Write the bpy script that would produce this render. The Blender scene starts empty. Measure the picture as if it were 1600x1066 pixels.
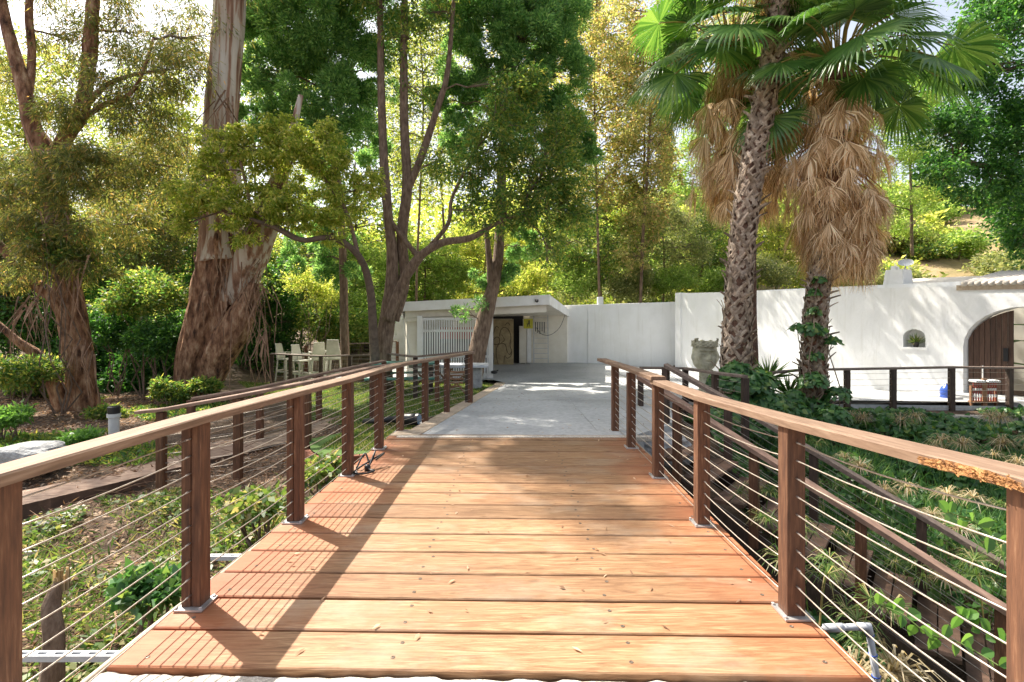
import bpy, math, random
import numpy as np
from mathutils import Vector, noise as mnoise

R = math.radians
S = bpy.context.scene
COL = S.collection
# ------------------------------------------------------------------ camera, sky, sun, exposure
cam = bpy.data.cameras.new("camera"); camo = bpy.data.objects.new("camera", cam); COL.objects.link(camo)
camo.location = (0, 0, 1.5); camo.rotation_euler = (R(90), 0, 0)
cam.sensor_width = 36; cam.lens = 18; cam.shift_y = -33 / 1600
cam.clip_start = 0.05; cam.clip_end = 2000
S.camera = camo
SUN_ELEV = math.atan2(0.93, 0.69); SUN_VEC = Vector((-0.79, 0.61, math.tan(SUN_ELEV))).normalized()
W = bpy.data.worlds.new("World"); S.world = W; W.use_nodes = True
nt = W.node_tree; nt.nodes.clear()
sky = nt.nodes.new("ShaderNodeTexSky"); sky.sky_type = 'NISHITA'; sky.sun_disc = False
sky.sun_elevation = SUN_ELEV; sky.sun_rotation = math.atan2(SUN_VEC.x, SUN_VEC.y)
sky.dust_density = 4.0; sky.air_density = 1.0; sky.ozone_density = .6; sky.altitude = 100
bg = nt.nodes.new("ShaderNodeBackground"); bg.inputs[1].default_value = 0.13
wo = nt.nodes.new("ShaderNodeOutputWorld")
wb = nt.nodes.new('ShaderNodeHueSaturation'); wb.inputs['Saturation'].default_value = .5   # camera white balance for the shade
nt.links.new(sky.outputs[0], wb.inputs['Color']); nt.links.new(wb.outputs[0], bg.inputs[0]); nt.links.new(bg.outputs[0], wo.inputs[0])
sl = bpy.data.lights.new("sun", 'SUN'); sl.energy = 4.9; sl.angle = R(0.5); sl.color = (1.0, 0.93, 0.82)
so = bpy.data.objects.new("sun", sl); COL.objects.link(so)
so.rotation_euler = SUN_VEC.to_track_quat('Z', 'Y').to_euler()
S.view_settings.view_transform = 'Standard'; S.view_settings.look = 'None'
S.view_settings.exposure = 1.22; S.view_settings.gamma = 1.0
S.cycles.max_bounces = 8; S.cycles.transparent_max_bounces = 8
S.cycles.diffuse_bounces = 4; S.cycles.use_denoising = True
S.cycles.sample_clamp_indirect = 6

rng = np.random.default_rng(7)
random.seed(7)

# ------------------------------------------------------------------ tiny layout helpers (photo measurements -> metres)
def P(px, py, d): return ((px - 800) * d / 800, d, 1.5 - (py - 500) * d / 800)
def G(px, py, z): return P(px, py, (1.5 - z) * 800 / (py - 500))

# ------------------------------------------------------------------ mesh builder
class MB:
    def __init__(s): s.v = []; s.f = []; s.m = []
    def quad(s, a, b, c, d, m=0):
        i = len(s.v); s.v += [tuple(a), tuple(b), tuple(c), tuple(d)]; s.f.append((i, i+1, i+2, i+3)); s.m.append(m)
    def poly(s, pts, m=0):
        i = len(s.v); s.v += [tuple(p) for p in pts]; s.f.append(tuple(range(i, i+len(pts)))); s.m.append(m)
    def hexa(s, p, m=0):
        i = len(s.v); s.v += [tuple(q) for q in p]
        for q in ((0,3,2,1),(4,5,6,7),(0,1,5,4),(1,2,6,5),(2,3,7,6),(3,0,4,7)):
            s.f.append(tuple(i+k for k in q)); s.m.append(m)
    def box(s, c, size, rz=0, m=0, tilt=0):
        x, y, z = size[0]/2, size[1]/2, size[2]/2; ca, sa = math.cos(rz), math.sin(rz)
        pts = []
        for dz in (-z, z):
            for dx, dy in ((-x,-y),(x,-y),(x,y),(-x,y)):
                zz = dz + dx*math.tan(tilt)
                pts.append((c[0]+dx*ca-dy*sa, c[1]+dx*sa+dy*ca, c[2]+zz))
        s.hexa(pts, m)
    def beam(s, p, q, w, h, m=0, up=(0,0,1)):
        p = Vector(p); q = Vector(q); d = (q-p).normalized(); u = Vector(up)
        sd = d.cross(u)
        if sd.length < 1e-4: sd = d.cross(Vector((0,1,0)))
        sd.normalize(); n = sd.cross(d).normalized()
        a = sd*w/2; b = n*h/2
        s.hexa([p-a-b, p+a-b, q+a-b, q-a-b, p-a+b, p+a+b, q+a+b, q-a+b], m)
    def tube(s, pts, radii, n=8, m=0, cap=True, ridge=0.0, seed=0.0, ridgef=1.0):
        pts = [Vector(p) for p in pts]
        if not hasattr(radii, '__len__'): radii = [radii]*len(pts)
        i0 = len(s.v); L = len(pts); prev = None
        for k, p in enumerate(pts):
            t = (pts[min(k+1, L-1)] - pts[max(k-1, 0)])
            t = t.normalized() if t.length > 1e-9 else Vector((0,0,1))
            if prev is None:
                a = t.cross(Vector((0,1,0)) if abs(t.y) < .9 else Vector((1,0,0))).normalized()
            else:
                a = (prev - t*prev.dot(t)).normalized()
            prev = a; b = t.cross(a)
            for j in range(n):
                an = 2*math.pi*j/n; r = radii[k]
                if ridge:
                    q = Vector((math.cos(an)*2.2*ridgef, math.sin(an)*2.2*ridgef, p.z*.5/ max(ridgef,.1) + seed))
                    r *= 1 + ridge*mnoise.noise(q) + ridge*.5*mnoise.noise(q*2.7) + ridge*.35*mnoise.noise(Vector((q.x*5, q.y*5, q.z*9)))
                s.v.append(tuple(p + a*math.cos(an)*r + b*math.sin(an)*r))
        for k in range(L-1):
            for j in range(n):
                j2 = (j+1) % n
                s.f.append((i0+k*n+j, i0+k*n+j2, i0+(k+1)*n+j2, i0+(k+1)*n+j)); s.m.append(m)
        if cap:
            s.f.append(tuple(i0+j for j in reversed(range(n)))); s.m.append(m)
            s.f.append(tuple(i0+(L-1)*n+j for j in range(n))); s.m.append(m)
    def lathe(s, c, prof, n=20, m=0):
        i0 = len(s.v)
        for r, z in prof:
            for j in range(n):
                an = 2*math.pi*j/n; s.v.append((c[0]+r*math.cos(an), c[1]+r*math.sin(an), c[2]+z))
        for k in range(len(prof)-1):
            for j in range(n):
                j2 = (j+1) % n
                s.f.append((i0+k*n+j, i0+k*n+j2, i0+(k+1)*n+j2, i0+(k+1)*n+j)); s.m.append(m)
        s.f.append(tuple(i0+j for j in reversed(range(n)))); s.m.append(m)
        s.f.append(tuple(i0+(len(prof)-1)*n+j for j in range(n))); s.m.append(m)
    def build(s, name, mats, parent=None, smooth=False, bevel=0):
        me = bpy.data.meshes.new(name); me.from_pydata(s.v, [], s.f)
        if not isinstance(mats, (list, tuple)): mats = [mats]
        for m in mats: me.materials.append(m)
        if len(mats) > 1: me.polygons.foreach_set('material_index', s.m)
        if smooth: me.polygons.foreach_set('use_smooth', [True]*len(me.polygons))
        me.update()
        o = bpy.data.objects.new(name, me); COL.objects.link(o)
        if parent: o.parent = parent; o.matrix_parent_inverse.identity(); o.location = -parent.location if parent.rotation_euler.z == 0 else (0,0,0)
        if bevel:
            b = o.modifiers.new('b', 'BEVEL'); b.width = bevel; b.segments = 2; b.limit_method = 'ANGLE'
        return o

def tag(o, label=None, cat=None, group=None, kind=None):
    if label: o['label'] = label
    if cat: o['category'] = cat
    if group: o['group'] = group
    if kind: o['kind'] = kind
    return o
def thing(name, label, cat, loc=(0,0,0), group=None):
    o = bpy.data.objects.new(name, None); o.location = loc; o.empty_display_size = .1; COL.objects.link(o)
    return tag(o, label, cat, group)
def dup(root, loc=None, rz=None, sc=None, label=None):
    r = root.copy(); COL.objects.link(r)
    if loc is not None: r.location = loc
    if rz is not None: r.rotation_euler = (0, 0, rz)
    if sc is not None: r.scale = sc
    if label: r['label'] = label
    for ch in root.children:
        c = ch.copy(); COL.objects.link(c); c.parent = r
        for g in ch.children:
            h = g.copy(); COL.objects.link(h); h.parent = c
    return r

# ------------------------------------------------------------------ materials
def newmat(name):
    m = bpy.data.materials.new(name); m.use_nodes = True; n = m.node_tree; n.nodes.clear()
    out = n.nodes.new('ShaderNodeOutputMaterial'); return m, n, out
def ramp(n, stops, src):
    r = n.nodes.new('ShaderNodeValToRGB'); e = r.color_ramp.elements
    while len(e) < len(stops): e.new(.5)
    for k, (p, c) in enumerate(stops): e[k].position = p; e[k].color = (*c, 1)
    n.links.new(src, r.inputs[0]); return r.outputs[0]
def noise_node(n, scale, detail=6, vec=None, stretch=None, rough=.6):
    t = n.nodes.new('ShaderNodeTexNoise'); t.inputs['Scale'].default_value = scale; t.inputs['Detail'].default_value = detail
    t.inputs['Roughness'].default_value = rough
    tc = n.nodes.new('ShaderNodeTexCoord'); mp = n.nodes.new('ShaderNodeMapping')
    n.links.new(tc.outputs['Object'], mp.inputs[0]); n.links.new(mp.outputs[0], t.inputs[0])
    if stretch: mp.inputs['Scale'].default_value = stretch
    return t
def mixc(n, a, b, f, mode='MIX'):
    x = n.nodes.new('ShaderNodeMix'); x.data_type = 'RGBA'; x.blend_type = mode
    for sock, v in ((x.inputs[0], f), (x.inputs[6], a), (x.inputs[7], b)):
        if hasattr(v, 'is_output') or isinstance(v, bpy.types.NodeSocket): n.links.new(v, sock)
        else: sock.default_value = v if not isinstance(v, tuple) else (*v[:3], 1)
    return x.outputs[2]
def surf(name, stops, scale=5, rough=.7, bump=.2, bscale=None, stretch=None, metal=0, vary=0, detail=6, spec=.5, big=None, bdist=.01):
    """noise-ramp material; vary = value variation per mesh island; big=(scale, colour, amount) large stains"""
    m, n, out = newmat(name); p = n.nodes.new('ShaderNodeBsdfPrincipled')
    t = noise_node(n, scale, detail, stretch=stretch); c = ramp(n, stops, t.outputs[0])
    if big:
        t2 = noise_node(n, big[0], 5); mk = ramp(n, [(.48, (0,0,0)), (.66, (1,1,1))], t2.outputs[0])
        mm = n.nodes.new('ShaderNodeMath'); mm.operation = 'MULTIPLY'; mm.inputs[1].default_value = big[2]
        n.links.new(mk, mm.inputs[0]); c = mixc(n, c, big[1], mm.outputs[0])
    if name == 'white_stucco':
        t4 = noise_node(n, 3.0, 6, stretch=(2.2,2.2,.16)); c = mixc(n, c, (.60,.58,.53), ramp(n, [(.56,(0,0,0)),(.80,(.55,.55,.55))], t4.outputs[0]))
    if vary:
        g = n.nodes.new('ShaderNodeNewGeometry'); h = n.nodes.new('ShaderNodeHueSaturation')
        mr = n.nodes.new('ShaderNodeMapRange'); mr.inputs[3].default_value = 1-vary; mr.inputs[4].default_value = 1+vary
        oi = n.nodes.new('ShaderNodeObjectInfo'); av = n.nodes.new('ShaderNodeMath'); av.operation = 'ADD'; fr_ = n.nodes.new('ShaderNodeMath'); fr_.operation = 'FRACT'
        n.links.new(g.outputs['Random Per Island'], av.inputs[0]); n.links.new(oi.outputs['Random'], av.inputs[1]); n.links.new(av.outputs[0], fr_.inputs[0])
        n.links.new(fr_.outputs[0], mr.inputs[0]); n.links.new(mr.outputs[0], h.inputs['Value'])
        n.links.new(c, h.inputs['Color']); c = h.outputs[0]
    n.links.new(c, p.inputs['Base Color']); p.inputs['Roughness'].default_value = rough
    p.inputs['Metallic'].default_value = metal; p.inputs['Specular IOR Level'].default_value = spec
    if bump:
        t3 = noise_node(n, bscale or scale*3, 8, stretch=stretch); b = n.nodes.new('ShaderNodeBump')
        b.inputs['Strength'].default_value = bump; b.inputs['Distance'].default_value = bdist
        n.links.new(t3.outputs[0], b.inputs['Height']); n.links.new(b.outputs[0], p.inputs['Normal'])
    n.links.new(p.outputs[0], out.inputs[0]); return m
def leafmat(name, stops, trans=.45, rough=.45, spec=.4, tcol=None):
    m, n, out = newmat(name); g = n.nodes.new('ShaderNodeNewGeometry')
    c = ramp(n, stops, g.outputs['Random Per Island'])
    p = n.nodes.new('ShaderNodeBsdfPrincipled'); p.inputs['Roughness'].default_value = rough
    p.inputs['Specular IOR Level'].default_value = spec
    n.links.new(c, p.inputs['Base Color'])
    tr = n.nodes.new('ShaderNodeBsdfTranslucent')
    tc = mixc(n, c, tcol or (1.0, .96, .55), 1.0, 'MULTIPLY')
    hs = n.nodes.new('ShaderNodeHueSaturation'); hs.inputs['Value'].default_value = 2.6; n.links.new(tc, hs.inputs['Color'])
    n.links.new(hs.outputs[0], tr.inputs[0])
    mx = n.nodes.new('ShaderNodeMixShader'); mx.inputs[0].default_value = trans
    n.links.new(p.outputs[0], mx.inputs[1]); n.links.new(tr.outputs[0], mx.inputs[2]); n.links.new(mx.outputs[0], out.inputs[0])
    return m
def plain(name, col, rough=.6, metal=0, bump=0):
    d = tuple(c*.85 for c in col)
    return surf(name, [(.3, d), (.7, col)], scale=6, rough=rough, bump=bump or .05, metal=metal)

def deckmat():
    m, n, out = newmat('deck_wood'); p = n.nodes.new('ShaderNodeBsdfPrincipled')
    g = n.nodes.new('ShaderNodeNewGeometry'); tc = n.nodes.new('ShaderNodeTexCoord')
    # per plank offset so that the grain differs from board to board
    cx = n.nodes.new('ShaderNodeCombineXYZ'); mu = n.nodes.new('ShaderNodeMath'); mu.operation = 'MULTIPLY'; mu.inputs[1].default_value = 37
    n.links.new(g.outputs['Random Per Island'], mu.inputs[0]); n.links.new(mu.outputs[0], cx.inputs[0]); n.links.new(mu.outputs[0], cx.inputs[2])
    va = n.nodes.new('ShaderNodeVectorMath'); n.links.new(tc.outputs['Object'], va.inputs[0]); n.links.new(cx.outputs[0], va.inputs[1])
    def nz(sc, st, det=7, rg=.65, dist=0):
        mp = n.nodes.new('ShaderNodeMapping'); mp.inputs['Scale'].default_value = st
        t = n.nodes.new('ShaderNodeTexNoise'); t.inputs['Scale'].default_value = sc; t.inputs['Detail'].default_value = det; t.inputs['Roughness'].default_value = rg
        t.inputs['Distortion'].default_value = dist
        n.links.new(va.outputs[0], mp.inputs[0]); n.links.new(mp.outputs[0], t.inputs[0]); return t
    grain = nz(3.2, (.7, 8, 8), dist=2.2)
    c = ramp(n, [(.28, (.15, .068, .028)), (.44, (.26, .135, .060)), (.58, (.37, .215, .108)), (.74, (.48, .31, .175))], grain.outputs[0])
    fine = nz(26, (.35, 9, 9)); c = mixc(n, c, ramp(n, [(.32, (.50, .42, .36)), (.58, (1, 1, 1))], fine.outputs[0]), .8, 'MULTIPLY')
    scr = nz(9, (.15, 14, 9), 3); c = mixc(n, c, (.15, .065, .03), ramp(n, [(.66, (0,0,0)), (.72, (.8,.8,.8))], scr.outputs[0]))
    blot = nz(1.1, (1, 2.2, 2), 4); c = mixc(n, c, (.24, .115, .055), ramp(n, [(.5, (0,0,0)), (.75, (.7,.7,.7))], blot.outputs[0]))
    knot = n.nodes.new('ShaderNodeTexVoronoi'); knot.inputs['Scale'].default_value = 1.0
    mpk = n.nodes.new('ShaderNodeMapping'); mpk.inputs['Scale'].default_value = (1.3, 3.6, 3.6); n.links.new(va.outputs[0], mpk.inputs[0]); n.links.new(mpk.outputs[0], knot.inputs[0])
    kr = ramp(n, [(.03, (1,1,1)), (.10, (0,0,0))], knot.outputs['Distance']); c = mixc(n, c, (.12, .045, .02), kr)
    # red stain towards both ends of the boards
    sx = n.nodes.new('ShaderNodeSeparateXYZ'); n.links.new(tc.outputs['Object'], sx.inputs[0])
    ab = n.nodes.new('ShaderNodeMath'); ab.operation = 'ABSOLUTE'; n.links.new(sx.outputs[0], ab.inputs[0])
    ad = n.nodes.new('ShaderNodeMath'); ad.operation = 'ADD'; n.links.new(ab.outputs[0], ad.inputs[0])
    st = nz(1.6, (.8, 1, 1), 4); n.links.new(st.outputs[0], ad.inputs[1])
    er = ramp(n, [(.0, (0,0,0)), (.55, (0,0,0)), (1.0, (.9,.9,.9))], ad.outputs[0])
    mr = n.nodes.new('ShaderNodeMapRange'); mr.inputs[1].default_value = 1.45; mr.inputs[2].default_value = 2.25; mr.inputs[4].default_value = .8
    n.links.new(ad.outputs[0], mr.inputs[0]); c = mixc(n, c, (.33, .085, .028), mr.outputs[0])
    gy = nz(1.7, (1, 1.4, 1), 5); c = mixc(n, c, (.34, .25, .17), ramp(n, [(.52, (0,0,0)), (.72, (.6,.6,.6))], gy.outputs[0]))
    h = n.nodes.new('ShaderNodeHueSaturation'); mv = n.nodes.new('ShaderNodeMapRange'); mv.inputs[3].default_value = .74; mv.inputs[4].default_value = 1.16
    n.links.new(g.outputs['Random Per Island'], mv.inputs[0]); n.links.new(mv.outputs[0], h.inputs['Value']); n.links.new(c, h.inputs['Color'])
    n.links.new(h.outputs[0], p.inputs['Base Color']); p.inputs['Roughness'].default_value = .62
    b = n.nodes.new('ShaderNodeBump'); b.inputs['Strength'].default_value = .35; b.inputs['Distance'].default_value = .004
    n.links.new(fine.outputs[0], b.inputs['Height']); n.links.new(b.outputs[0], p.inputs['Normal'])
    n.links.new(p.outputs[0], out.inputs[0]); return m

M = {}
M['deck'] = deckmat()
M['post'] = surf('post_wood', [(.3,(.06,.024,.012)),(.55,(.13,.055,.026)),(.75,(.25,.13,.07))], scale=9, stretch=(6,6,.6), bump=.4, vary=.18, bdist=.004)
M['cap'] = surf('cap_wood', [(.25,(.13,.075,.045)),(.5,(.22,.135,.085)),(.75,(.32,.215,.145))], scale=7, stretch=(7,.6,7), bump=.4, vary=.12, bdist=.004)
M['capx'] = surf('cap_wood_cross', [(.25,(.14,.085,.06)),(.5,(.23,.14,.10)),(.75,(.34,.22,.16))], scale=8, bump=.4, vary=.12, bdist=.004)
M['dark'] = surf('dark_wood', [(.3,(.028,.016,.010)),(.6,(.065,.038,.026)),(.8,(.12,.075,.05))], scale=8, stretch=(5,5,1), bump=.3, vary=.25, bdist=.004)
M['darkcap'] = surf('grey_cap', [(.3,(.10,.07,.055)),(.6,(.19,.14,.11)),(.8,(.29,.22,.18))], scale=8, stretch=(4,1,4), bump=.3, vary=.15, bdist=.004)
M['tread'] = surf('tread_wood', [(.3,(.055,.03,.02)),(.55,(.11,.062,.04)),(.8,(.22,.13,.085))], scale=7, stretch=(1,1,1), bump=.3, vary=.25, bdist=.004)
M['rot'] = surf('rotten_wood', [(.3,(.12,.045,.015)),(.45,(.42,.19,.06)),(.7,(.60,.32,.12))], scale=28, bump=1, bdist=.02)
M['cable'] = surf('steel_cable', [(.3,(.34,.29,.24)),(.7,(.54,.48,.41))], scale=40, rough=.42, metal=.55, bump=.1)
M['steel'] = surf('galvanised', [(.3,(.42,.42,.42)),(.7,(.62,.62,.61))], scale=20, rough=.45, metal=.7, bump=.1)
M['screw'] = plain('screw_head', (.16,.12,.09), .45, .5)
M['conc'] = surf('concrete', [(.3,(.32,.325,.32)),(.5,(.41,.415,.41)),(.72,(.50,.50,.49))], scale=14, rough=.85, bump=.35, bscale=120, big=(.55,(.24,.245,.24),.6), bdist=.004)
M['rough_conc'] = surf('rough_concrete', [(.3,(.34,.30,.25)),(.5,(.52,.47,.40)),(.7,(.66,.61,.54))], scale=60, rough=.95, bump=1, bscale=45, bdist=.02)
M['edge'] = surf('edge_stone', [(.3,(.36,.27,.19)),(.7,(.54,.44,.33))], scale=14, rough=.9, bump=.5, vary=.12)
M['brick'] = surf('red_brick', [(.3,(.27,.10,.055)),(.7,(.42,.19,.11))], scale=14, rough=.9, bump=.5, vary=.25)
M['paver'] = surf('path_paver', [(.3,(.27,.185,.125)),(.7,(.44,.32,.225))], scale=10, rough=.9, bump=.4, vary=.18)
M['white'] = surf('white_stucco', [(.3,(.80,.80,.795)),(.6,(.86,.86,.855)),(.8,(.89,.89,.885))], scale=2.5, stretch=(1,1,.5), rough=.9, bump=.3, bscale=18, big=(.6,(.74,.735,.70),.7), bdist=.02)
M['cream'] = surf('cream_paint', [(.3,(.74,.69,.58)),(.7,(.84,.80,.70))], scale=3, rough=.7, bump=.15, big=(1.1,(.52,.45,.34),.4))
M['paint'] = surf('white_paint', [(.3,(.84,.83,.80)),(.7,(.90,.895,.88))], scale=4, rough=.6, bump=.1, big=(1.7,(.62,.58,.50),.35))
M['roofing'] = surf('pale_roofing', [(.3,(.50,.45,.40)),(.7,(.66,.60,.53))], scale=6, rough=.9, bump=.4)
M['black'] = plain('black_plastic', (.015,.015,.017), .4)
M['int'] = plain('dark_door_and_shade', (.03,.028,.03), .8)
M['door'] = surf('door_wood', [(.3,(.055,.028,.017)),(.7,(.13,.07,.045))], scale=8, stretch=(4,4,.4), rough=.7, bump=.3, vary=.2)
M['gold'] = surf('bronze_relief', [(.3,(.30,.22,.11)),(.6,(.46,.36,.19)),(.8,(.58,.48,.28))], scale=5, rough=.5, bump=.3)
M['golddk'] = plain('bronze_groove', (.09,.06,.03), .7)
M['yellow'] = surf('yellow_sign', [(.3,(.42,.40,.02)),(.7,(.62,.58,.05))], scale=5, rough=.5, bump=0)
M['red'] = plain('red_board', (.50,.03,.03), .5)
M['stone'] = surf('carved_stone', [(.3,(.26,.24,.16)),(.5,(.46,.43,.31)),(.72,(.62,.59,.45))], scale=5, rough=.9, bump=.4, bscale=30)
M['rock'] = surf('rock', [(.3,(.22,.22,.22)),(.5,(.36,.36,.355)),(.72,(.50,.50,.49))], scale=9, rough=.9, bump=1, bscale=25, bdist=.03)
M['pvc'] = surf('white_pvc', [(.3,(.58,.58,.57)),(.7,(.74,.74,.72))], scale=5, rough=.45, bump=.05)
M['greypvc'] = surf('grey_pvc', [(.3,(.30,.32,.35)),(.7,(.44,.46,.49))], scale=9, rough=.45, bump=.05)
M['beigepipe'] = surf('beige_pipe', [(.3,(.36,.30,.21)),(.7,(.54,.47,.35))], scale=9, rough=.5, bump=.05)
M['blue'] = plain('blue_plastic', (.04,.10,.42), .25)
M['lens'] = plain('blue_lens', (.25,.42,.62), .15)
M['greenp'] = surf('green_paint', [(.3,(.05,.16,.12)),(.7,(.10,.26,.20))], scale=7, rough=.5, bump=.1)
M['greytop'] = surf('grey_top', [(.3,(.42,.44,.47)),(.7,(.56,.58,.60))], scale=5, rough=.5, bump=.1)
M['teak'] = surf('teak', [(.3,(.16,.075,.035)),(.7,(.32,.17,.09))], scale=9, rough=.6, bump=.2, vary=.15)
M['stool'] = surf('cream_plastic', [(.3,(.52,.50,.42)),(.7,(.70,.68,.60))], scale=5, rough=.5, bump=.05)
M['mallet'] = plain('mallet_red', (.30,.05,.035), .4)
M['pot'] = plain('plant_pot', (.05,.04,.035), .6)
# barks
M['euc'] = surf('eucalyptus_bark', [(.34,(.045,.02,.011)),(.45,(.20,.095,.05)),(.56,(.38,.21,.12)),(.70,(.60,.42,.28))], scale=3.4, stretch=(2.4,2.4,.8), rough=.9, bump=1, bscale=11, bdist=.06, detail=10)
M['eucpeel'] = surf('peeled_bark', [(.36,(.17,.085,.05)),(.47,(.34,.20,.13)),(.53,(.52,.45,.37)),(.72,(.62,.57,.49))], scale=1.7, stretch=(3.6,3.6,.22), rough=.8, bump=.7, bscale=6, bdist=.04, detail=9)
M['bark'] = surf('grey_bark', [(.3,(.075,.045,.028)),(.5,(.18,.12,.08)),(.75,(.33,.24,.17))], scale=6, stretch=(3,3,.8), rough=.9, bump=.8, bscale=22, bdist=.02, detail=8)
M['strip'] = surf('bark_strip', [(.3,(.13,.07,.04)),(.7,(.34,.21,.13))], scale=9, rough=.9, bump=.3, vary=.4)
M['boot'] = surf('palm_boot', [(.3,(.13,.085,.055)),(.5,(.29,.215,.155)),(.75,(.52,.43,.34))], scale=9, stretch=(1,1,1), rough=.9, bump=.7, vary=.4, bdist=.02)
M['palmtrunk'] = surf('palm_core', [(.3,(.06,.028,.018)),(.7,(.20,.105,.065))], scale=9, rough=.9, bump=1, bdist=.03)
M['palmred'] = surf('palm_core_red', [(.3,(.08,.03,.018)),(.55,(.20,.09,.05)),(.75,(.34,.18,.11))], scale=11, rough=.9, bump=1, bdist=.03, vary=.3)
# leaves
M['L_euc'] = leafmat('leaf_eucalyptus', [(0,(.06,.09,.03)),(.4,(.11,.14,.045)),(.75,(.20,.20,.065)),(.93,(.34,.27,.10)),(1,(.42,.24,.11))], .5)
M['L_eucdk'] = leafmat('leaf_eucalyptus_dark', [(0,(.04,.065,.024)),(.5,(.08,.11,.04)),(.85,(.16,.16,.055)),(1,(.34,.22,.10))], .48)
M['L_fern'] = leafmat('leaf_fernpine', [(0,(.055,.14,.05)),(.5,(.12,.25,.085)),(1,(.28,.42,.15))], .46, .45, .4, (1,.95,.6))
M['L_lime'] = leafmat('leaf_lime', [(0,(.12,.18,.035)),(.4,(.22,.28,.055)),(.8,(.37,.38,.11)),(1,(.54,.48,.20))], .56, .45, .4, (1,.97,.58))
M['L_mix'] = leafmat('leaf_mixed', [(0,(.04,.11,.03)),(.4,(.09,.17,.04)),(.8,(.20,.24,.06)),(1,(.34,.31,.09))], .48)
M['L_yel'] = leafmat('leaf_yellow', [(0,(.13,.17,.055)),(.4,(.24,.26,.09)),(.7,(.36,.34,.14)),(.9,(.50,.38,.22)),(1,(.44,.25,.16))], .46)
M['L_bright'] = leafmat('leaf_bright', [(0,(.11,.19,.04)),(.5,(.19,.29,.06)),(1,(.34,.40,.13))], .46, .45, .4, (1,.97,.62))
M['L_hill'] = leafmat('leaf_hill', [(0,(.09,.13,.045)),(.5,(.18,.21,.08)),(1,(.31,.31,.14))], .42, .45, .4, (1,.95,.65))
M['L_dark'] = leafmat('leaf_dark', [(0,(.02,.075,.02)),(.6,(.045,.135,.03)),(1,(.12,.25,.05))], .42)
M['L_ivy'] = leafmat('leaf_ivy', [(0,(.028,.085,.028)),(.5,(.06,.15,.045)),(.9,(.11,.21,.06)),(1,(.22,.28,.08))], .3, .35)
M['L_grass'] = leafmat('leaf_grass', [(0,(.045,.095,.022)),(.4,(.085,.15,.035)),(.7,(.16,.21,.06)),(.85,(.29,.26,.12)),(1,(.40,.33,.21))], .35)
M['L_tan'] = leafmat('leaf_dry', [(0,(.18,.14,.07)),(.5,(.34,.28,.17)),(1,(.56,.49,.36))], .3, .7, .2, (1,.88,.6))
M['L_litter'] = leafmat('leaf_litter', [(0,(.13,.07,.04)),(.5,(.30,.19,.12)),(.9,(.48,.35,.24)),(1,(.58,.47,.36))], .15, .8, .2, (1,.8,.5))
M['L_palm'] = leafmat('leaf_palm', [(0,(.03,.085,.016)),(.5,(.065,.15,.03)),(1,(.15,.24,.06))], .36, .38, .5)
M['L_dead'] = leafmat('leaf_palm_dead', [(0,(.17,.11,.05)),(.3,(.37,.25,.13)),(.65,(.59,.46,.29)),(1,(.86,.78,.60))], .28, .8, .2, (1,.84,.55))
M['L_round'] = leafmat('leaf_round', [(0,(.07,.17,.04)),(1,(.15,.28,.07))], .4, .35)
M['petiole'] = surf('petiole', [(.3,(.20,.16,.03)),(.7,(.38,.26,.06))], scale=9, rough=.5, bump=0)
M['petdead'] = surf('petiole_dead', [(.3,(.30,.15,.06)),(.7,(.48,.28,.12))], scale=9, rough=.6, bump=0)
M['twig'] = surf('twig', [(.3,(.10,.07,.05)),(.7,(.24,.17,.125))], scale=9, rough=.9, bump=.2, vary=.3)
M['bark2'] = M['bark']

def groundmat():
    m, n, out = newmat('ground'); p = n.nodes.new('ShaderNodeBsdfPrincipled')
    t = noise_node(n, 3.5, 10, rough=.7); c = ramp(n, [(.3,(.055,.036,.022)),(.5,(.13,.085,.052)),(.7,(.26,.18,.12))], t.outputs[0])
    t1 = noise_node(n, 40, 6); c = mixc(n, c, ramp(n, [(.35,(.5,.45,.4)),(.6,(1,1,1))], t1.outputs[0]), .8, 'MULTIPLY')
    # far hillside: dry soil
    geo = n.nodes.new('ShaderNodeNewGeometry'); sp = n.nodes.new('ShaderNodeSeparateXYZ'); n.links.new(geo.outputs['Position'], sp.inputs[0])
    mr = n.nodes.new('ShaderNodeMapRange'); mr.inputs[1].default_value = 22; mr.inputs[2].default_value = 27; mrx = n.nodes.new('ShaderNodeMapRange'); mrx.inputs[1].default_value = -4; mrx.inputs[2].default_value = 6; n.links.new(sp.outputs[0], mrx.inputs[0]); n.links.new(sp.outputs[1], mr.inputs[0]); mq = n.nodes.new('ShaderNodeMath'); mq.operation = 'MULTIPLY'; n.links.new(mr.outputs[0], mq.inputs[0]); n.links.new(mrx.outputs[0], mq.inputs[1])
    t2 = noise_node(n, .35, 8); hc = ramp(n, [(.35,(.16,.15,.05)),(.5,(.34,.24,.12)),(.65,(.50,.34,.20))], t2.outputs[0])
    c = mixc(n, c, hc, mq.outputs[0])
    n.links.new(c, p.inputs['Base Color']); p.inputs['Roughness'].default_value = .95
    b = n.nodes.new('ShaderNodeBump'); b.inputs['Strength'].default_value = .8; b.inputs['Distance'].default_value = .04
    n.links.new(t1.outputs[0], b.inputs['Height']); n.links.new(b.outputs[0], p.inputs['Normal']); n.links.new(p.outputs[0], out.inputs[0]); return m
M['ground'] = groundmat()
M['turf'] = surf('turf', [(.3,(.05,.11,.02)),(.7,(.12,.20,.04))], scale=20, rough=.95, bump=.6)

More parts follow.
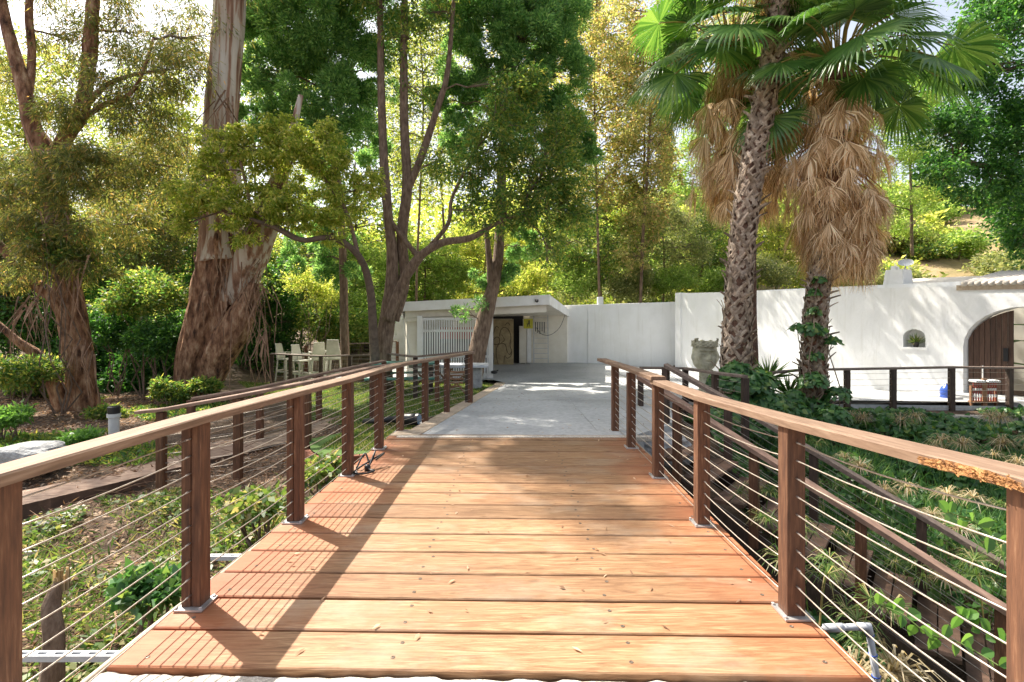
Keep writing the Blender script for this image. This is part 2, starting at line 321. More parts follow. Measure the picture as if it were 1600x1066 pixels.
# ------------------------------------------------------------------ terrain
def zd(y): return -0.21 * min(1, max(0, (y-6.7)/7.0))
CTRL = np.array([
 (-1.7,8,-.16),(-1.2,10,-.22),(-.7,13,-.28),(-2,12,-.28),(-4,12,-.36),(-3,15,-.30),(-5.5,17,-.58),(-7,16,-.6),(0,20,-.3),(5,20,-.3),(-8,20,-.55),
 (-2.4,8.9,-.30),(-2.9,7.4,-.42),(-3.6,6.7,-.62),(-4.6,6.5,-.75),(-6.5,5.8,-.85),(-4.2,8.9,-.5),(-6.5,8.3,-.55),(-5.2,7.6,-.62),
 (-2.0,6.6,-.30),(-2.2,5.4,-.62),(-2.3,3.8,-1.0),(-2.3,2.2,-1.2),(-4,4.8,-.95),(-4,2.5,-1.25),(-7,3,-1.05),(-7,5,-.92),(-3,1,-1.3),(-3,-3,-1.2),
 (-10,11.5,-.5),(-7.5,12.5,-.45),(-9,8.5,-.55),(-14,12,-.3),(-12,20,-.1),(-22,12,.3),(-11,5,-.8),
 (0,3,-1.6),(0,5,-1.4),(0,6.2,-.9),(0,0,-.8),
 (2.2,3,-1.9),(2.2,5,-1.6),(2.2,6.6,-1.0),(2.9,8.6,-.38),(4,4,-2.45),(3.5,5.6,-1.9),(4.2,6.9,-1.5),(5,8.3,-.9),(6,4,-2.1),(7,6.5,-1.5),(8,8,-1.05),(7,9.6,-.62),(11,9.6,-.62),(12,6,-1.4),(10,3,-1.9),
 (5,0,-2.2),(4,10.2,-.36),(8,11.2,-.37),(12,11.2,-.37),(8,14,-.38),(12,12.5,-.38),(3,12,-.36),(3,16,-.33),(16,13,-.35),(22,6,-.6)], dtype=float)
def drive_l(y):
    if y < 13.9: return -1.20 + (y-6.62)*(1.05/7.3)
    if y < 14.8: return -.15 - (y-13.9)*.55
    return -5.2
def drive_r(y):
    if y < 7.6: return 1.56 + (y-6.62)*.9
    if y < 10.0: return 2.44 + (y-7.6)*.25
    if y < 10.72: return 3.04
    return 12.2 if y < 11.0 else 6.55 + (19.55-y)*.585
def Hs(x, y):
    x = np.asarray(x, float); y = np.asarray(y, float)
    shp = np.broadcast(x, y).shape
    X = np.broadcast_to(x, shp).ravel(); Y = np.broadcast_to(y, shp).ravel()
    d2 = (X[:,None]-CTRL[None,:,0])**2 + (Y[:,None]-CTRL[None,:,1])**2 + .05
    w = d2**-2.0
    z = (w*CTRL[None,:,2]).sum(1)/w.sum(1)
    # hillside behind the walls
    far = np.clip((Y-23.5)/34.0, 0, 1)
    right = 1/(1+np.exp(-(X-2)/6.0))
    hill = far**.85*(15.0*right + 5.0*(1-right))
    z = z + hill + far*1.0*np.sin(X*.35)*np.cos(Y*.3)
    z = np.where(Y > 58, z + (Y-58)*.02, z)
    # micro relief
    mic = .05*np.sin(X*3.1+1.3*np.sin(Y*2.2))*np.cos(Y*2.7+X) 
    z = z + np.where(Y < 7.5, mic, mic*.3)
    return z.reshape(shp)
def H(x, y): return float(Hs(x, y))
_dl = np.vectorize(drive_l); _dr = np.vectorize(drive_r); _zd = np.vectorize(zd)

def axis(lo, hi, fine_lo, fine_hi, step):
    a = list(np.arange(fine_lo, fine_hi+1e-6, step)); s = step; v = fine_lo
    while v > lo: s *= 1.25; v -= s; a.insert(0, v)
    s = step; v = a[-1]
    while v < hi: s *= 1.25; v += s; a.append(v)
    return np.array(a)
def grid_ground():
    xs = axis(-160, 160, -12, 14, .16); ys = axis(-60, 260, -2, 22, .16)
    X, Y = np.meshgrid(xs, ys); Z = Hs(X, Y)
    inside = (Y > 6.5) & (Y < 21.5) & (X > _dl(Y)-.25) & (X < _dr(Y)+.2)
    Z = np.where(inside, np.minimum(Z, _zd(Y)-.09-.15*np.clip((X-2.6)/3.2, 0, 1)), Z)
    ny, nx = X.shape; v = np.stack([X, Y, Z], -1).reshape(-1, 3)
    idx = np.arange(nx*ny).reshape(ny, nx)
    f = np.stack([idx[:-1,:-1], idx[:-1,1:], idx[1:,1:], idx[1:,:-1]], -1).reshape(-1, 4)
    o = npmesh('ground', v, f, M['ground'], smooth=True); tag(o, kind='structure'); return o
def npmesh(name, v, f, m, parent=None, smooth=False, mi=None):
    me = bpy.data.meshes.new(name); v = np.ascontiguousarray(v, np.float32); f = np.ascontiguousarray(f, np.int32)
    k = f.shape[1]; me.vertices.add(len(v)); me.vertices.foreach_set('co', v.ravel())
    me.loops.add(f.size); me.loops.foreach_set('vertex_index', f.ravel())
    me.polygons.add(len(f)); me.polygons.foreach_set('loop_start', np.arange(0, f.size, k, dtype=np.int32))
    me.polygons.foreach_set('loop_total', np.full(len(f), k, np.int32))
    if smooth: me.polygons.foreach_set('use_smooth', np.ones(len(f), bool))
    for q in (m if isinstance(m, (list, tuple)) else [m]): me.materials.append(q)
    if mi is not None: me.polygons.foreach_set('material_index', np.asarray(mi, np.int32))
    me.update(calc_edges=True)
    o = bpy.data.objects.new(name, me); COL.objects.link(o)
    if parent: o.parent = parent; o.location = -parent.location
    return o
grid_ground()

# ------------------------------------------------------------------ foliage kit
def unit(a): return a/np.maximum(np.linalg.norm(a, axis=-1, keepdims=True), 1e-9)
def leaves(c, d, L, Wd, nrm=None, fold=.18):
    """c,d Nx3 base points and directions -> verts, faces of folded four point leaves"""
    N = len(c); d = unit(d)
    if nrm is None: nrm = unit(rng.normal(size=(N, 3)) + np.array([0, 0, .8]))
    s = unit(np.cross(d, nrm)); n = np.cross(s, d)
    L = np.broadcast_to(L, (N,))[:, None]; Wd = np.broadcast_to(Wd, (N,))[:, None]
    v = np.empty((N, 4, 3)); v[:,0] = c; v[:,1] = c + d*L*.42 + s*Wd*.5 + n*Wd*fold
    v[:,2] = c + d*L; v[:,3] = c + d*L*.42 - s*Wd*.5 + n*Wd*fold
    return v.reshape(-1, 3), np.arange(N*4).reshape(-1, 4)
def join(parts):
    vs, fs, o = [], [], 0
    for v, f in parts: vs.append(v); fs.append(f+o); o += len(v)
    return np.concatenate(vs), np.concatenate(fs)
def clump_leaves(cen, rad, n, L, Wd, droop=0., sub=14, subr=.38, flat=1., up=.5, spread=1.):
    """leaves of one blob: sub clumps scattered through the blob, leaves round each sub clump"""
    cen = np.array(cen, float)
    dirs = unit(rng.normal(size=(sub, 3))); rr = rng.uniform(.25, 1., (sub, 1))**.6
    sc = cen + dirs*rr*rad*np.array([1, 1, flat])
    k = rng.integers(0, sub, n)
    off = rng.normal(size=(n, 3))*rad*subr*.6*rng.uniform(.6, 1.3, (sub, 1))[k]*np.array([1, 1, .75])
    p = sc[k] + off
    out = unit(off + rng.normal(size=(n, 3))*rad*subr*.6*spread)
    d = out + np.array([0, 0, -droop])
    nrm = unit(rng.normal(size=(n, 3)) + np.array([0, 0, up]) + out*.3)
    Ls = L*rng.uniform(.45, 1.55, n)
    return leaves(p, d, Ls, Wd*rng.uniform(.7, 1.2, n), nrm), sc
def tuft_leaves(cen, rad, n, L, Wd):
    """feathery foliage (fern pine): short needles bristling outward from many small puffs"""
    cen = np.array(cen, float); sub = max(6, int(n/620))
    dirs = unit(rng.normal(size=(sub, 3))); rr = rng.uniform(.35, 1., (sub, 1))**.5
    sc = cen + dirs*rr*rad*np.array([1, 1, .9]); pr = rad*rng.uniform(.20, .38, (sub, 1))
    k = rng.integers(0, sub, n); o = unit(rng.normal(size=(n, 3)) + np.array([0, 0, .25]))
    p = sc[k] + o*pr[k]*rng.uniform(.5, 1., (n, 1))*(1+.18*np.sin(o[:,:1]*9+k[:,None])*np.cos(o[:,2:]*8))
    return leaves(p, o + rng.normal(size=(n, 3))*.35, L*rng.uniform(.7, 1.2, n), Wd, None, .1), sc
def branch_to(mb, a, b, r0, r1, n=5, wob=.08, sag=0.):
    a = Vector(a); b = Vector(b); L = (b-a).length; pts = []
    for k in range(n+1):
        t = k/n; q = a.lerp(b, t)
        if 0 < k < n: q += Vector((random.uniform(-1,1), random.uniform(-1,1), random.uniform(-1,1)))*L*wob
        q.z += sag*math.sin(t*math.pi)*L
        pts.append(q)
    mb.tube(pts, [r0+(r1-r0)*k/n for k in range(n+1)], n=6, cap=False)
    return pts
def nearest(pts, p):
    p = Vector(p); return min(pts, key=lambda q: (Vector(q)-p).length + .6*max(0, q[2]-p.z))
def smooth_path(pts, rad, sub=5):
    out, rr = [], []; P_ = [Vector(p) for p in pts]; n = len(P_)
    for i in range(n-1):
        p0, p1, p2, p3 = P_[max(i-1,0)], P_[i], P_[i+1], P_[min(i+2,n-1)]
        for k in range(sub):
            t = k/sub
            out.append(.5*((2*p1)+(-p0+p2)*t+(2*p0-5*p1+4*p2-p3)*t*t+(-p0+3*p1-3*p2+p3)*t**3)); rr.append(rad[i]+(rad[i+1]-rad[i])*t)
    out.append(P_[-1]); rr.append(rad[-1]); return out, rr

def tree(name, label, cat, stems, blobs, bark, leaf, n=9000, L=.12, Wd=.05, kind='leaf', droop=0., group=None, ridge=.12, ws=.82, sub=14, subr=.38, rpx=True, twig=True, flat=1., extra=None, barkn=14, up=.5):
    """stems: lists of (px,py,d,width_px); blobs: (px,py,d,radius_px[,weight])"""
    base = P(*stems[0][0][:3]); T = thing(name, label, cat, base, group)
    mb = MB(); allp = []
    for k, st in enumerate(stems):
        pts = [P(*q[:3]) for q in st]; rad = [q[3]*.5*q[2]/800*ws for q in st]
        pts, rad = smooth_path(pts, rad, 6)
        mb.tube(pts, rad, n=barkn if rad[0] > .08 else 8, ridge=ridge, seed=k*7.3, cap=True); allp += pts
    parts = []
    tw = MB()
    tot = sum((b[3]*b[2]/800)**2*(b[4] if len(b) > 4 else 1) for b in blobs)
    for b in blobs:
        c = P(*b[:3]); r = b[3]*b[2]/800; w = (r**2)*(b[4] if len(b) > 4 else 1)/tot
        nn = max(60, int(n*w))
        if kind == 'leaf': lf, sc = clump_leaves(c, r, nn, L, Wd, droop, sub, subr, flat, up)
        else: lf, sc = tuft_leaves(c, r, nn, L, Wd)
        parts.append(lf)
        if twig:
            a = nearest(allp, c); bp = branch_to(tw, a, c, max(.02, r*.035), max(.012, r*.018), 6, .05, .04)
            for q in sc[:14]: branch_to(tw, random.choice(bp[2:]), q, max(.008, r*.012), .004, 3, .08)
    if extra: parts += extra
    mb.build('trunk', bark, T, smooth=True)
    if twig and tw.v: tw.build('branches', M['twig'], T, smooth=True)
    v, f = join(parts); npmesh('crown', v, f, leaf, T)
    return T

exec_order = None
# ------------------------------------------------------------------ pavement, path, slab (setting)
def zp(x, y): t = min(1, max(0, (x-2.6)/3.2)); return zd(y)-.15*t*t*(3-2*t)*min(1, max(0, (y-9)/1.5))
def pavement():
    mb = MB(); ys = list(np.arange(6.62, 20.9, .4)) + [20.9]
    for a, b in zip(ys[:-1], ys[1:]):
        la, lb, ra, rb = drive_l(a), drive_l(b), drive_r(a), drive_r(b)
        n = 14
        for k in range(n):
            x0, x1 = la+(ra-la)*k/n, la+(ra-la)*(k+1)/n; X0, X1 = lb+(rb-lb)*k/n, lb+(rb-lb)*(k+1)/n
            mb.quad((x0,a,zp(x0,a)),(x1,a,zp(x1,a)),(X1,b,zp(X1,b)),(X0,b,zp(X0,b)))
    mb.quad((drive_l(6.62),6.62,-.25),(drive_r(6.62),6.62,-.25),(drive_r(6.62),6.62,0),(drive_l(6.62),6.62,0))
    # skirt towards the planter
    for a, b in zip(ys[:-1], ys[1:]):
        if b < 10.9: mb.quad((drive_r(a),a,zd(a)),(drive_r(a),a,zd(a)-.5),(drive_r(b),b,zd(b)-.5),(drive_r(b),b,zd(b)))
    mb.quad((3.04,10.62,-.20),(3.04,10.62,-.7),(16,10.62,-.7),(16,10.62,-.36))
    o = mb.build('driveway', M['conc']); tag(o, kind='structure')
    jn = MB()
    for y in (10.2, 13.9, 17.4):
        for k in range(12):
            x0 = drive_l(y)+.02+(3.0-drive_l(y))*k/12; x1 = drive_l(y)+.02+(3.0-drive_l(y))*(k+1)/12
            jn.quad((x0,y,zp(x0,y)+.004),(x1,y,zp(x1,y)+.004),(x1,y+.016,zp(x1,y+.016)+.004),(x0,y+.016,zp(x0,y+.016)+.004))
    for k in range(30):
        y0 = 6.9+k*.45; jn.quad((1.15,y0,zp(1.15,y0)+.004),(1.165,y0,zp(1.165,y0)+.004),(1.165,y0+.45,zp(1.165,y0+.45)+.004),(1.15,y0+.45,zp(1.15,y0+.45)+.004))
    tag(jn.build('driveway_joints', M['rock']), kind='structure')
    lip = MB(); lip.box((.17, 6.565, -.02), (3.3, .10, .06)); tag(lip.build('threshold_strip', M['rough_conc'], bevel=.01), kind='structure')
    e = MB()
    ys = np.arange(6.62, 13.8, .21)
    for k, a in enumerate(ys):
        b = a+.20; xa, xb = drive_l(a), drive_l(b); w = .26 if a > 6.9 else .40
        e.hexa([(xa-w,a,zd(a)-.12),(xa-.004,a,zd(a)-.12),(xb-.004,b,zd(b)-.12),(xb-w,b,zd(b)-.12),
                (xa-w,a,zd(a)+.006),(xa-.004,a,zd(a)+.006),(xb-.004,b,zd(b)+.006),(xb-w,b,zd(b)+.006)])
    o = e.build('kerb', M['edge'], bevel=.006); tag(o, kind='structure')
    # rough concrete landing the camera stands on
    s = MB(); nx, ny = 120, 30
    v = []; 
    for j in range(ny+1):
        for i in range(nx+1):
            x = -1.78+i*3.42/nx; y = 2.178-j*3.2/ny**1.0 - .02*x
            jag = .018*mnoise.noise(Vector((x*9, j*.3, 0))) if j < 2 else 0
            z = -.012+.012*mnoise.noise(Vector((x*14, y*14, 1)))+.006*mnoise.noise(Vector((x*45, y*45, 1)))
            if j == 0: z -= .02
            v.append((x, y+jag, z))
    f = [(j*(nx+1)+i, (j+1)*(nx+1)+i, (j+1)*(nx+1)+i+1, j*(nx+1)+i+1) for j in range(ny) for i in range(nx)]
    o = npmesh('pavement', np.array(v), np.array(f), M['rough_conc'], smooth=False); tag(o, kind='structure')
    b = MB(); b.box((-.07, .5, -.45), (3.38, 3.1, .78)); o = b.build('pavement_footing', M['rough_conc']); tag(o, kind='structure')
pavement()

# ------------------------------------------------------------------ timber footbridge
def footbridge():
    T = thing('footbridge', 'timber footbridge deck of wide reddish boards running to the driveway', 'bridge', (0, 4.4, 0))
    mb = MB(); sc = MB(); y = 2.188; k = 0
    while y < 6.55:
        w = .266+random.uniform(-.006, .006)
        t = (y-2.188)/4.4; xl = -1.755+.165*t+random.uniform(-.008,.008); xr = 1.512+.02*t+random.uniform(-.008,.008)
        dz = random.uniform(-.003, .003)
        yy = lambda x, q: q-.02*x
        # board with slightly uneven edges, several segments along its length
        n = 10; gl = []
        for i in range(n+1):
            x = xl+(xr-xl)*i/n; j0 = random.uniform(0, .003); j1 = random.uniform(0, .003); c = random.uniform(-.001,.001)
            gl.append([(x,yy(x,y+j0),-.045+dz),(x,yy(x,y+w-j1),-.045+dz),(x,yy(x,y+w-j1),-.006+dz+c),(x,yy(x,y+w-.006-j1),dz+c),(x,yy(x,y+.006+j0),dz+c),(x,yy(x,y+j0),-.006+dz+c)])
        i0 = len(mb.v)
        for g in gl: mb.v += g
        for i in range(n):
            for q in range(6):
                q2 = (q+1) % 6; mb.f.append((i0+i*6+q, i0+(i+1)*6+q, i0+(i+1)*6+q2, i0+i*6+q2)); mb.m.append(0)
        mb.f.append(tuple(i0+q for q in range(6))); mb.m.append(0)
        mb.f.append(tuple(i0+n*6+q for q in reversed(range(6)))); mb.m.append(0)
        for x0 in (xl+.14, -.52, .52, xr-.13):
            for fy in (.26, .74):
                x = x0+random.uniform(-.025,.025); sy = yy(x, y+w*fy+random.uniform(-.02,.02))
                if x0 not in (-.52, .52) and fy > .5: continue
                i1 = len(sc.v)
                sc.lathe((x, sy, dz), [(.0105,.0004),(.010,.0018),(.006,.0024),(.004,.0008)], n=12)
        y += w+.015; k += 1
    i0 = len(mb.v); mb.v += sc.v; mb.f += [tuple(i+i0 for i in f) for f in sc.f]; mb.m += [1]*len(sc.f)
    mb.build('decking', [M['deck'], M['screw']], T, smooth=False)
    b = MB()
    for x in (-1.5, -.52, .52, 1.38): b.beam((x, 2.2, -.20), (x-.02*0, 6.6, -.20), .10, .29)
    b.build('beams', M['dark'], T)
footbridge()

# ------------------------------------------------------------------ cable railings
def railing(name, label, posts, capw=.14, caph=.04, ncab=10, pw=.092, postm='post', capm='cap', first=.07, sag=0.0, capmode='smooth', z_over=None, plates=True, crad=.0034, double=(), ang=0, group=None, capdz=0, cap_gap=None, dense=1):
    """posts: (x, y, zbase, ztop). parts: each post, each cable, top rail boards"""
    T = thing(name, label, 'railing', (posts[0][0], posts[0][1], posts[0][2]), group)
    for i, (x, y, zb, zt) in enumerate(posts):
        mb = MB(); a = ang
        if i in double:
            mb.box((x-.024, y, (zb+zt)/2), (pw*.52, pw, zt-zb), a); mb.box((x+.026, y+.004, (zb+zt)/2-.002), (pw*.52, pw, zt-zb-.004), a)
        else: mb.box((x, y, (zb+zt)/2), (pw, pw, zt-zb), a)
        p = mb.build('post', M[postm], T, bevel=.004)
        if plates:
            q = MB(); q.box((x+.004, y-.004, zb+.006), (pw+.055, pw+.055, .009), a)
            for sx in (-1, 1):
                for sy in (-1, 1): q.lathe((x+sx*(pw/2+.016), y+sy*(pw/2+.016), zb+.01), [(.009,0),(.009,.009),(.004,.011)], n=6)
            q = q.build('base_plate', M['steel'], p); q.location = (0,0,0)
    for c in range(ncab):
        mb = MB()
        for i in range(len(posts)-1):
            A, B = posts[i], posts[i+1]
            fa = first+(A[3]-A[2]-first-.075)*c/(ncab-1); fb = first+(B[3]-B[2]-first-.075)*c/(ncab-1)
            n = 6; sg = sag*random.uniform(.5, 1.2)*(1 if c > 0 else .2); pts = []
            for k in range(n+1):
                t = k/n; pts.append((A[0]+(B[0]-A[0])*t, A[1]+(B[1]-A[1])*t, A[2]+fa+(B[2]+fb-A[2]-fa)*t-sg*4*t*(1-t)))
            mb.tube(pts, crad, n=6)
            for E, fz, s in ((A, fa, 1), (B, fb, -1)):
                d = Vector((B[0]-A[0], B[1]-A[1], 0)).normalized()*s
                e = Vector((E[0], E[1], E[2]+fz))+d*(pw*.5)
                mb.tube([e, e+d*.035], crad*1.45, n=6)
        mb.build('cable', M['cable'], T, smooth=True)
    return T
def caprail(T, segs, w=.14, h=.04, m='cap', name='top_rail'):
    """segs: list of boards; each board is a polyline of (x,y,z_bottom)"""
    for s in segs:
        mb = MB(); pts = [Vector(p) for p in s]; L = []
        if len(pts) == 2:
            k = max(2, int((pts[1]-pts[0]).length/.18)); pts = [pts[0].lerp(pts[1], i/k) for i in range(k+1)]
        rows = []
        for i, p in enumerate(pts):
            d = (pts[min(i+1, len(pts)-1)]-pts[max(i-1, 0)]); d.z = 0; d.normalize(); sd = Vector((d.y, -d.x, 0))
            j = .0022; e = [random.uniform(-j, j) for _ in range(4)]; bv = .006
            cs = [(-w/2+e[0], 0), (w/2+e[1], 0), (w/2+e[1], h-bv), (w/2-bv+e[1], h+e[2]), (-w/2+bv+e[0], h+e[3]), (-w/2+e[0], h-bv)]
            rows.append([tuple(p+sd*a+Vector((0,0,b))) for a, b in cs])
        i0 = 0
        for r in rows: mb.v += r
        for i in range(len(rows)-1):
            for q in range(6):
                q2 = (q+1) % 6; mb.f.append((i*6+q, i*6+q2, (i+1)*6+q2, (i+1)*6+q)); mb.m.append(0)
        mb.f.append(tuple(range(5, -1, -1))); mb.f.append(tuple((len(rows)-1)*6+q for q in range(6))); mb.m += [0, 0]
        mb.build(name, M[m], T)

LP = [(-1.70,.55,0,.985),(-1.675,1.66,0,.972),(-1.668,2.70,0,.958),(-1.62,3.83,0,.936),(-1.59,4.96,0,.905),(-1.55,5.97,0,.893),(-1.525,6.98,-.03,.872),(-1.315,7.75,-.06,.865),(-1.10,8.65,-.12,.858),(-.80,9.85,-.20,.85)]
T = railing('cable_railing', 'brown timber railing of the footbridge whose striped shadow falls on the deck', LP, double=(2,3), sag=.012)
lp = [(x-.004, y, z) for x, y, _, z in LP]
caprail(T, [[lp[0], lp[1], lp[2]], [lp[2], lp[3], lp[4], lp[5]], [lp[5], lp[6], lp[7], lp[8], lp[9], (-.79, 9.93, .85)]])
RP = [(1.44,.25,0,1.04),(1.44,1.40,0,1.035),(1.43,2.62,0,.958),(1.397,3.77,0,.912),(1.397,4.90,0,.885),(1.40,6.02,0,.880),(1.405,6.98,-.02,.885)]
T = railing('cable_railing', 'brown timber cable railing with a splintered orange rotten spot in its top rail', RP, sag=.022)
rp = [(x+.004, y, z) for x, y, _, z in RP]
caprail(T, [[rp[0], rp[1], rp[2], rp[3], (1.40, 4.93, .888)], [(1.385,4.84,.925), (1.40,6.02,.905), (1.36,7.75,.88)]])
def rotten():
    mb = MB(); n = 40; m = 5
    for i in range(n+1):
        for j in range(m+1):
            y = 1.36+.36*i/n; t = (y-1.40)/1.22; zc = 1.035-.077*max(0,t)
            e = min(i, n-i)/n*4; e = min(1, e)
            x = 1.44-.07-.004-.004*e-.008*mnoise.noise(Vector((y*60, j*1.7, 0)))*e
            z = zc+.004+.034*j/m*(.4+.6*e)+.004*mnoise.noise(Vector((y*40, j, 3)))
            mb.v.append((x, y, z))
    for i in range(n):
        for j in range(m):
            a = i*(m+1)+j; mb.f.append((a, a+m+1, a+m+2, a+1)); mb.m.append(0)
    for k in range(70):
        y = random.uniform(1.38, 1.70); z = 1.035-.063*(y-1.4)+random.uniform(.004, .036); x = 1.366
        mb.beam((x, y, z), (x-random.uniform(.002,.014), y+random.uniform(-.04,.04), z+random.uniform(-.006,.006)), .003, .003)
    o = mb.build('splintered_wood', M['rot'], T); return o
rotten()

# staircase going down on the right of the bridge
U = Vector((.77, -.64, 0)); N = Vector((.64, .77, 0)); S0 = Vector((3.43, 5.03, 0))
def nearpt(s, top=True): p = S0+U*s; p.z = (-.47-.52*s) if top else (-1.42-.52*s); return p
def farpt(s, top=True): p = S0+N*1.2+U*s; p.z = (-.47-.52*s) if top else (-1.42-.52*s); return p
T = thing('staircase', 'dark timber staircase stepping down into the planted gully beside the bridge', 'stairs', (3.4, 5, -1.5))
s = -2.2
st = MB(); k = 0
while s < 1.9:
    z = -1.42-.52*s+.05
    tr = MB()
    for j in range(2):
        c = S0+U*(s+.10+j*.175)+N*.6
        tr.box((c.x, c.y, z), (.165, 1.12, .04), math.atan2(U.y, U.x))
    tr.build('tread', M['tread'], T, bevel=.004)
    s += .37; k += 1
for off in (.02, 1.18):
    a = S0+U*-2.4+N*off; b = S0+U*2+N*off
    st.beam((a.x, a.y, -1.42+.52*2.4-.12), (b.x, b.y, -1.42-.52*2-.12), .05, .30)
st.build('stringers', M['dark'], T)
ra = math.atan2(U.y, U.x)
near = [(nearpt(s).x, nearpt(s).y, nearpt(s, False).z-.1, nearpt(s).z) for s in (-1.85, -.98, 0, 1.0, 1.95)]
T = railing('cable_railing', 'dark brown handrail on the bridge side of the descending stairs', near, postm='post', plates=False, ncab=9, ang=ra, crad=.0028, sag=.01)
q = [nearpt(s) for s in (-2.35, -1.85, -.98, 0, 1.0, 1.95)]
caprail(T, [[tuple(p) for p in q]], w=.15, h=.055, m='capx')
far = [(2.27, 7.56, -.2, .80)] + [(farpt(s).x, farpt(s).y, farpt(s, False).z-.1, farpt(s).z) for s in (-1.62, -.6, .44, 1.4, 2.2)]
T = railing('cable_railing', 'dark brown handrail on the planted far side of the descending stairs', far, postm='dark', plates=False, ncab=9, ang=ra, crad=.0028, sag=.01)
q = [(2.27, 7.56, .80)] + [tuple(farpt(s)) for s in (-1.62, -.6, .44, 1.4, 2.2)]
caprail(T, [q], w=.15, h=.055, m='darkcap')

# dark cable fences of the patio
def fence(label, pts, cap=None, postm='dark', capm='darkcap', ncab=7, **k):
    T = railing('cable_fence', label, pts, postm=postm, plates=False, ncab=ncab, crad=.0032, sag=.008, **k)
    caprail(T, [[(x, y, z) for x, y, _, z in pts]] if cap is None else cap, w=.13, h=.04, m=capm); return T
fence('short dark cable fence at the top of the stairs in front of the stone head', [(2.36,9.4,-.22,.60),(3.20,9.45,-.28,.585),(3.37,8.5,-.34,.60),(3.62,7.95,-.5,.60)])
fence('long dark cable fence along the patio edge behind the two palm trunks', [(4.75,9.55,-.5,.49),(5.75,10.15,-.45,.49),(6.87,10.5,-.40,.47),(7.86,10.56,-.40,.48),(9.10,10.6,-.40,.50),(10.3,10.6,-.40,.49),(11.4,10.6,-.40,.49)])
# curb of the planter
mb = MB(); cp = [(5.9,10.15),(6.6,10.28),(7.6,10.33),(8.6,10.3),(9.6,10.2),(10.8,10.15),(11.8,10.15)]
for a, b in zip(cp[:-1], cp[1:]): mb.beam((a[0],a[1],-.58), (b[0]+.01,b[1],-.58), .16, .34)
o = mb.build('kerb', M['rough_conc']); tag(o, kind='structure')
mb = MB()
for a, b in zip(cp[:-1], cp[1:]): mb.hexa([(a[0],a[1]+.07,-.7),(b[0],b[1]+.07,-.7),(b[0],10.63,-.7),(a[0],10.63,-.7),(a[0],a[1]+.07,-.425),(b[0],b[1]+.07,-.425),(b[0],10.63,-.375),(a[0],10.63,-.375)])
o = mb.build('soil', M['ground']); tag(o, kind='structure')

# left path with its railings
PN = [(0,797,-.70),(60,783,-.66),(170,757,-.62),(280,730,-.58),(372,708,-.50),(448,691,-.42),(560,668,-.34),(640,650,-.27),(720,628,-.23)]
PF = [(0,772,-.70),(60,762,-.66),(170,736,-.62),(270,703,-.58),(350,688,-.52),(404,683,-.46),(500,657,-.38),(590,638,-.32),(690,612,-.27)]
pn = [Vector(G(*p)) for p in PN]; pf = [Vector(G(*p)) for p in PF]
pn, _ = smooth_path(pn, [1]*len(pn), 5); pf, _ = smooth_path(pf, [1]*len(pf), 5)
mb = MB(); sd = MB()
for i in range(len(pn)-1):
    wood = i < 22
    a, b, c, d = pn[i], pn[i+1], pf[i+1], pf[i]
    n = 5
    for j in range(n):
        t0, t1 = j/n, (j+1)/n; g = .012 if not wood else .0
        q = [a.lerp(d, t0), b.lerp(c, t0), b.lerp(c, t1), a.lerp(d, t1)]
        cen = sum(q, Vector())/4; q = [cen+(p-cen)*(1-g*4) for p in q] if not wood else q
        mb.quad(*q, m=0 if wood else 1)
    if wood: sd.quad(a-Vector((0,0,.20)), b-Vector((0,0,.20)), b-Vector((0,0,.002)), a-Vector((0,0,.002)))
    if wood: sd.quad(a-Vector((0,0,.20))+(d-a).normalized()*.04, a-Vector((0,0,.002)), b-Vector((0,0,.002)), b-Vector((0,0,.20))+(d-a).normalized()*.04)
    base = [p-Vector((0,0,.012)) for p in (a, b, c, d)]; mb.quad(*base, m=2)
o = mb.build('path', [surf('boardwalk', [(.3,(.20,.125,.085)),(.5,(.33,.22,.155)),(.72,(.46,.33,.24))], scale=6, stretch=(1,4,1), rough=.85, bump=.4), M['paver'], M['ground']]); tag(o, kind='structure')
o = sd.build('path_edge', M['tread']); tag(o, kind='structure')
fence('weathered cable fence on the near side of the curving garden path', [(-4.45,6.50,-.62,.33),(-3.53,6.60,-.55,.49),(-2.86,7.15,-.48,.60),(-2.38,8.75,-.34,.66),(-1.55,10.6,-.30,.66)], postm='post', capm='capx', ncab=8,
      cap=[[(-4.75,6.5,.31),(-4.45,6.50,.34),(-3.53,6.60,.50),(-2.86,7.15,.61),(-2.38,8.75,.67),(-1.55,10.6,.67)]])
fence('weathered cable fence on the far side of the curving garden path', [(-4.95,7.9,-.62,.26),(-4.16,8.45,-.58,.36),(-3.62,9.6,-.5,.46),(-2.75,11.0,-.38,.60)], postm='post', capm='capx', ncab=8)
# lawn fences further back
fence('dark cable fence round the lawn in front of the bar stools', [(-7.5,16.0,-.62,.42),(-6.75,15.6,-.60,.42),(-5.6,15.0,-.58,.42),(-4.55,14.4,-.50,.48),(-3.3,13.4,-.38,.60),(-2.15,11.4,-.33,.66),(-.86,9.9,-.25,.86)], capm='darkcap', ncab=7)
fence('far brown cable fence behind the bar stools', [(-7.4,18.4,-.4,.58),(-6.3,18.8,-.4,.60),(-5.2,19.0,-.4,.62),(-4.3,19.2,-.4,.68)], postm='post', ncab=8)

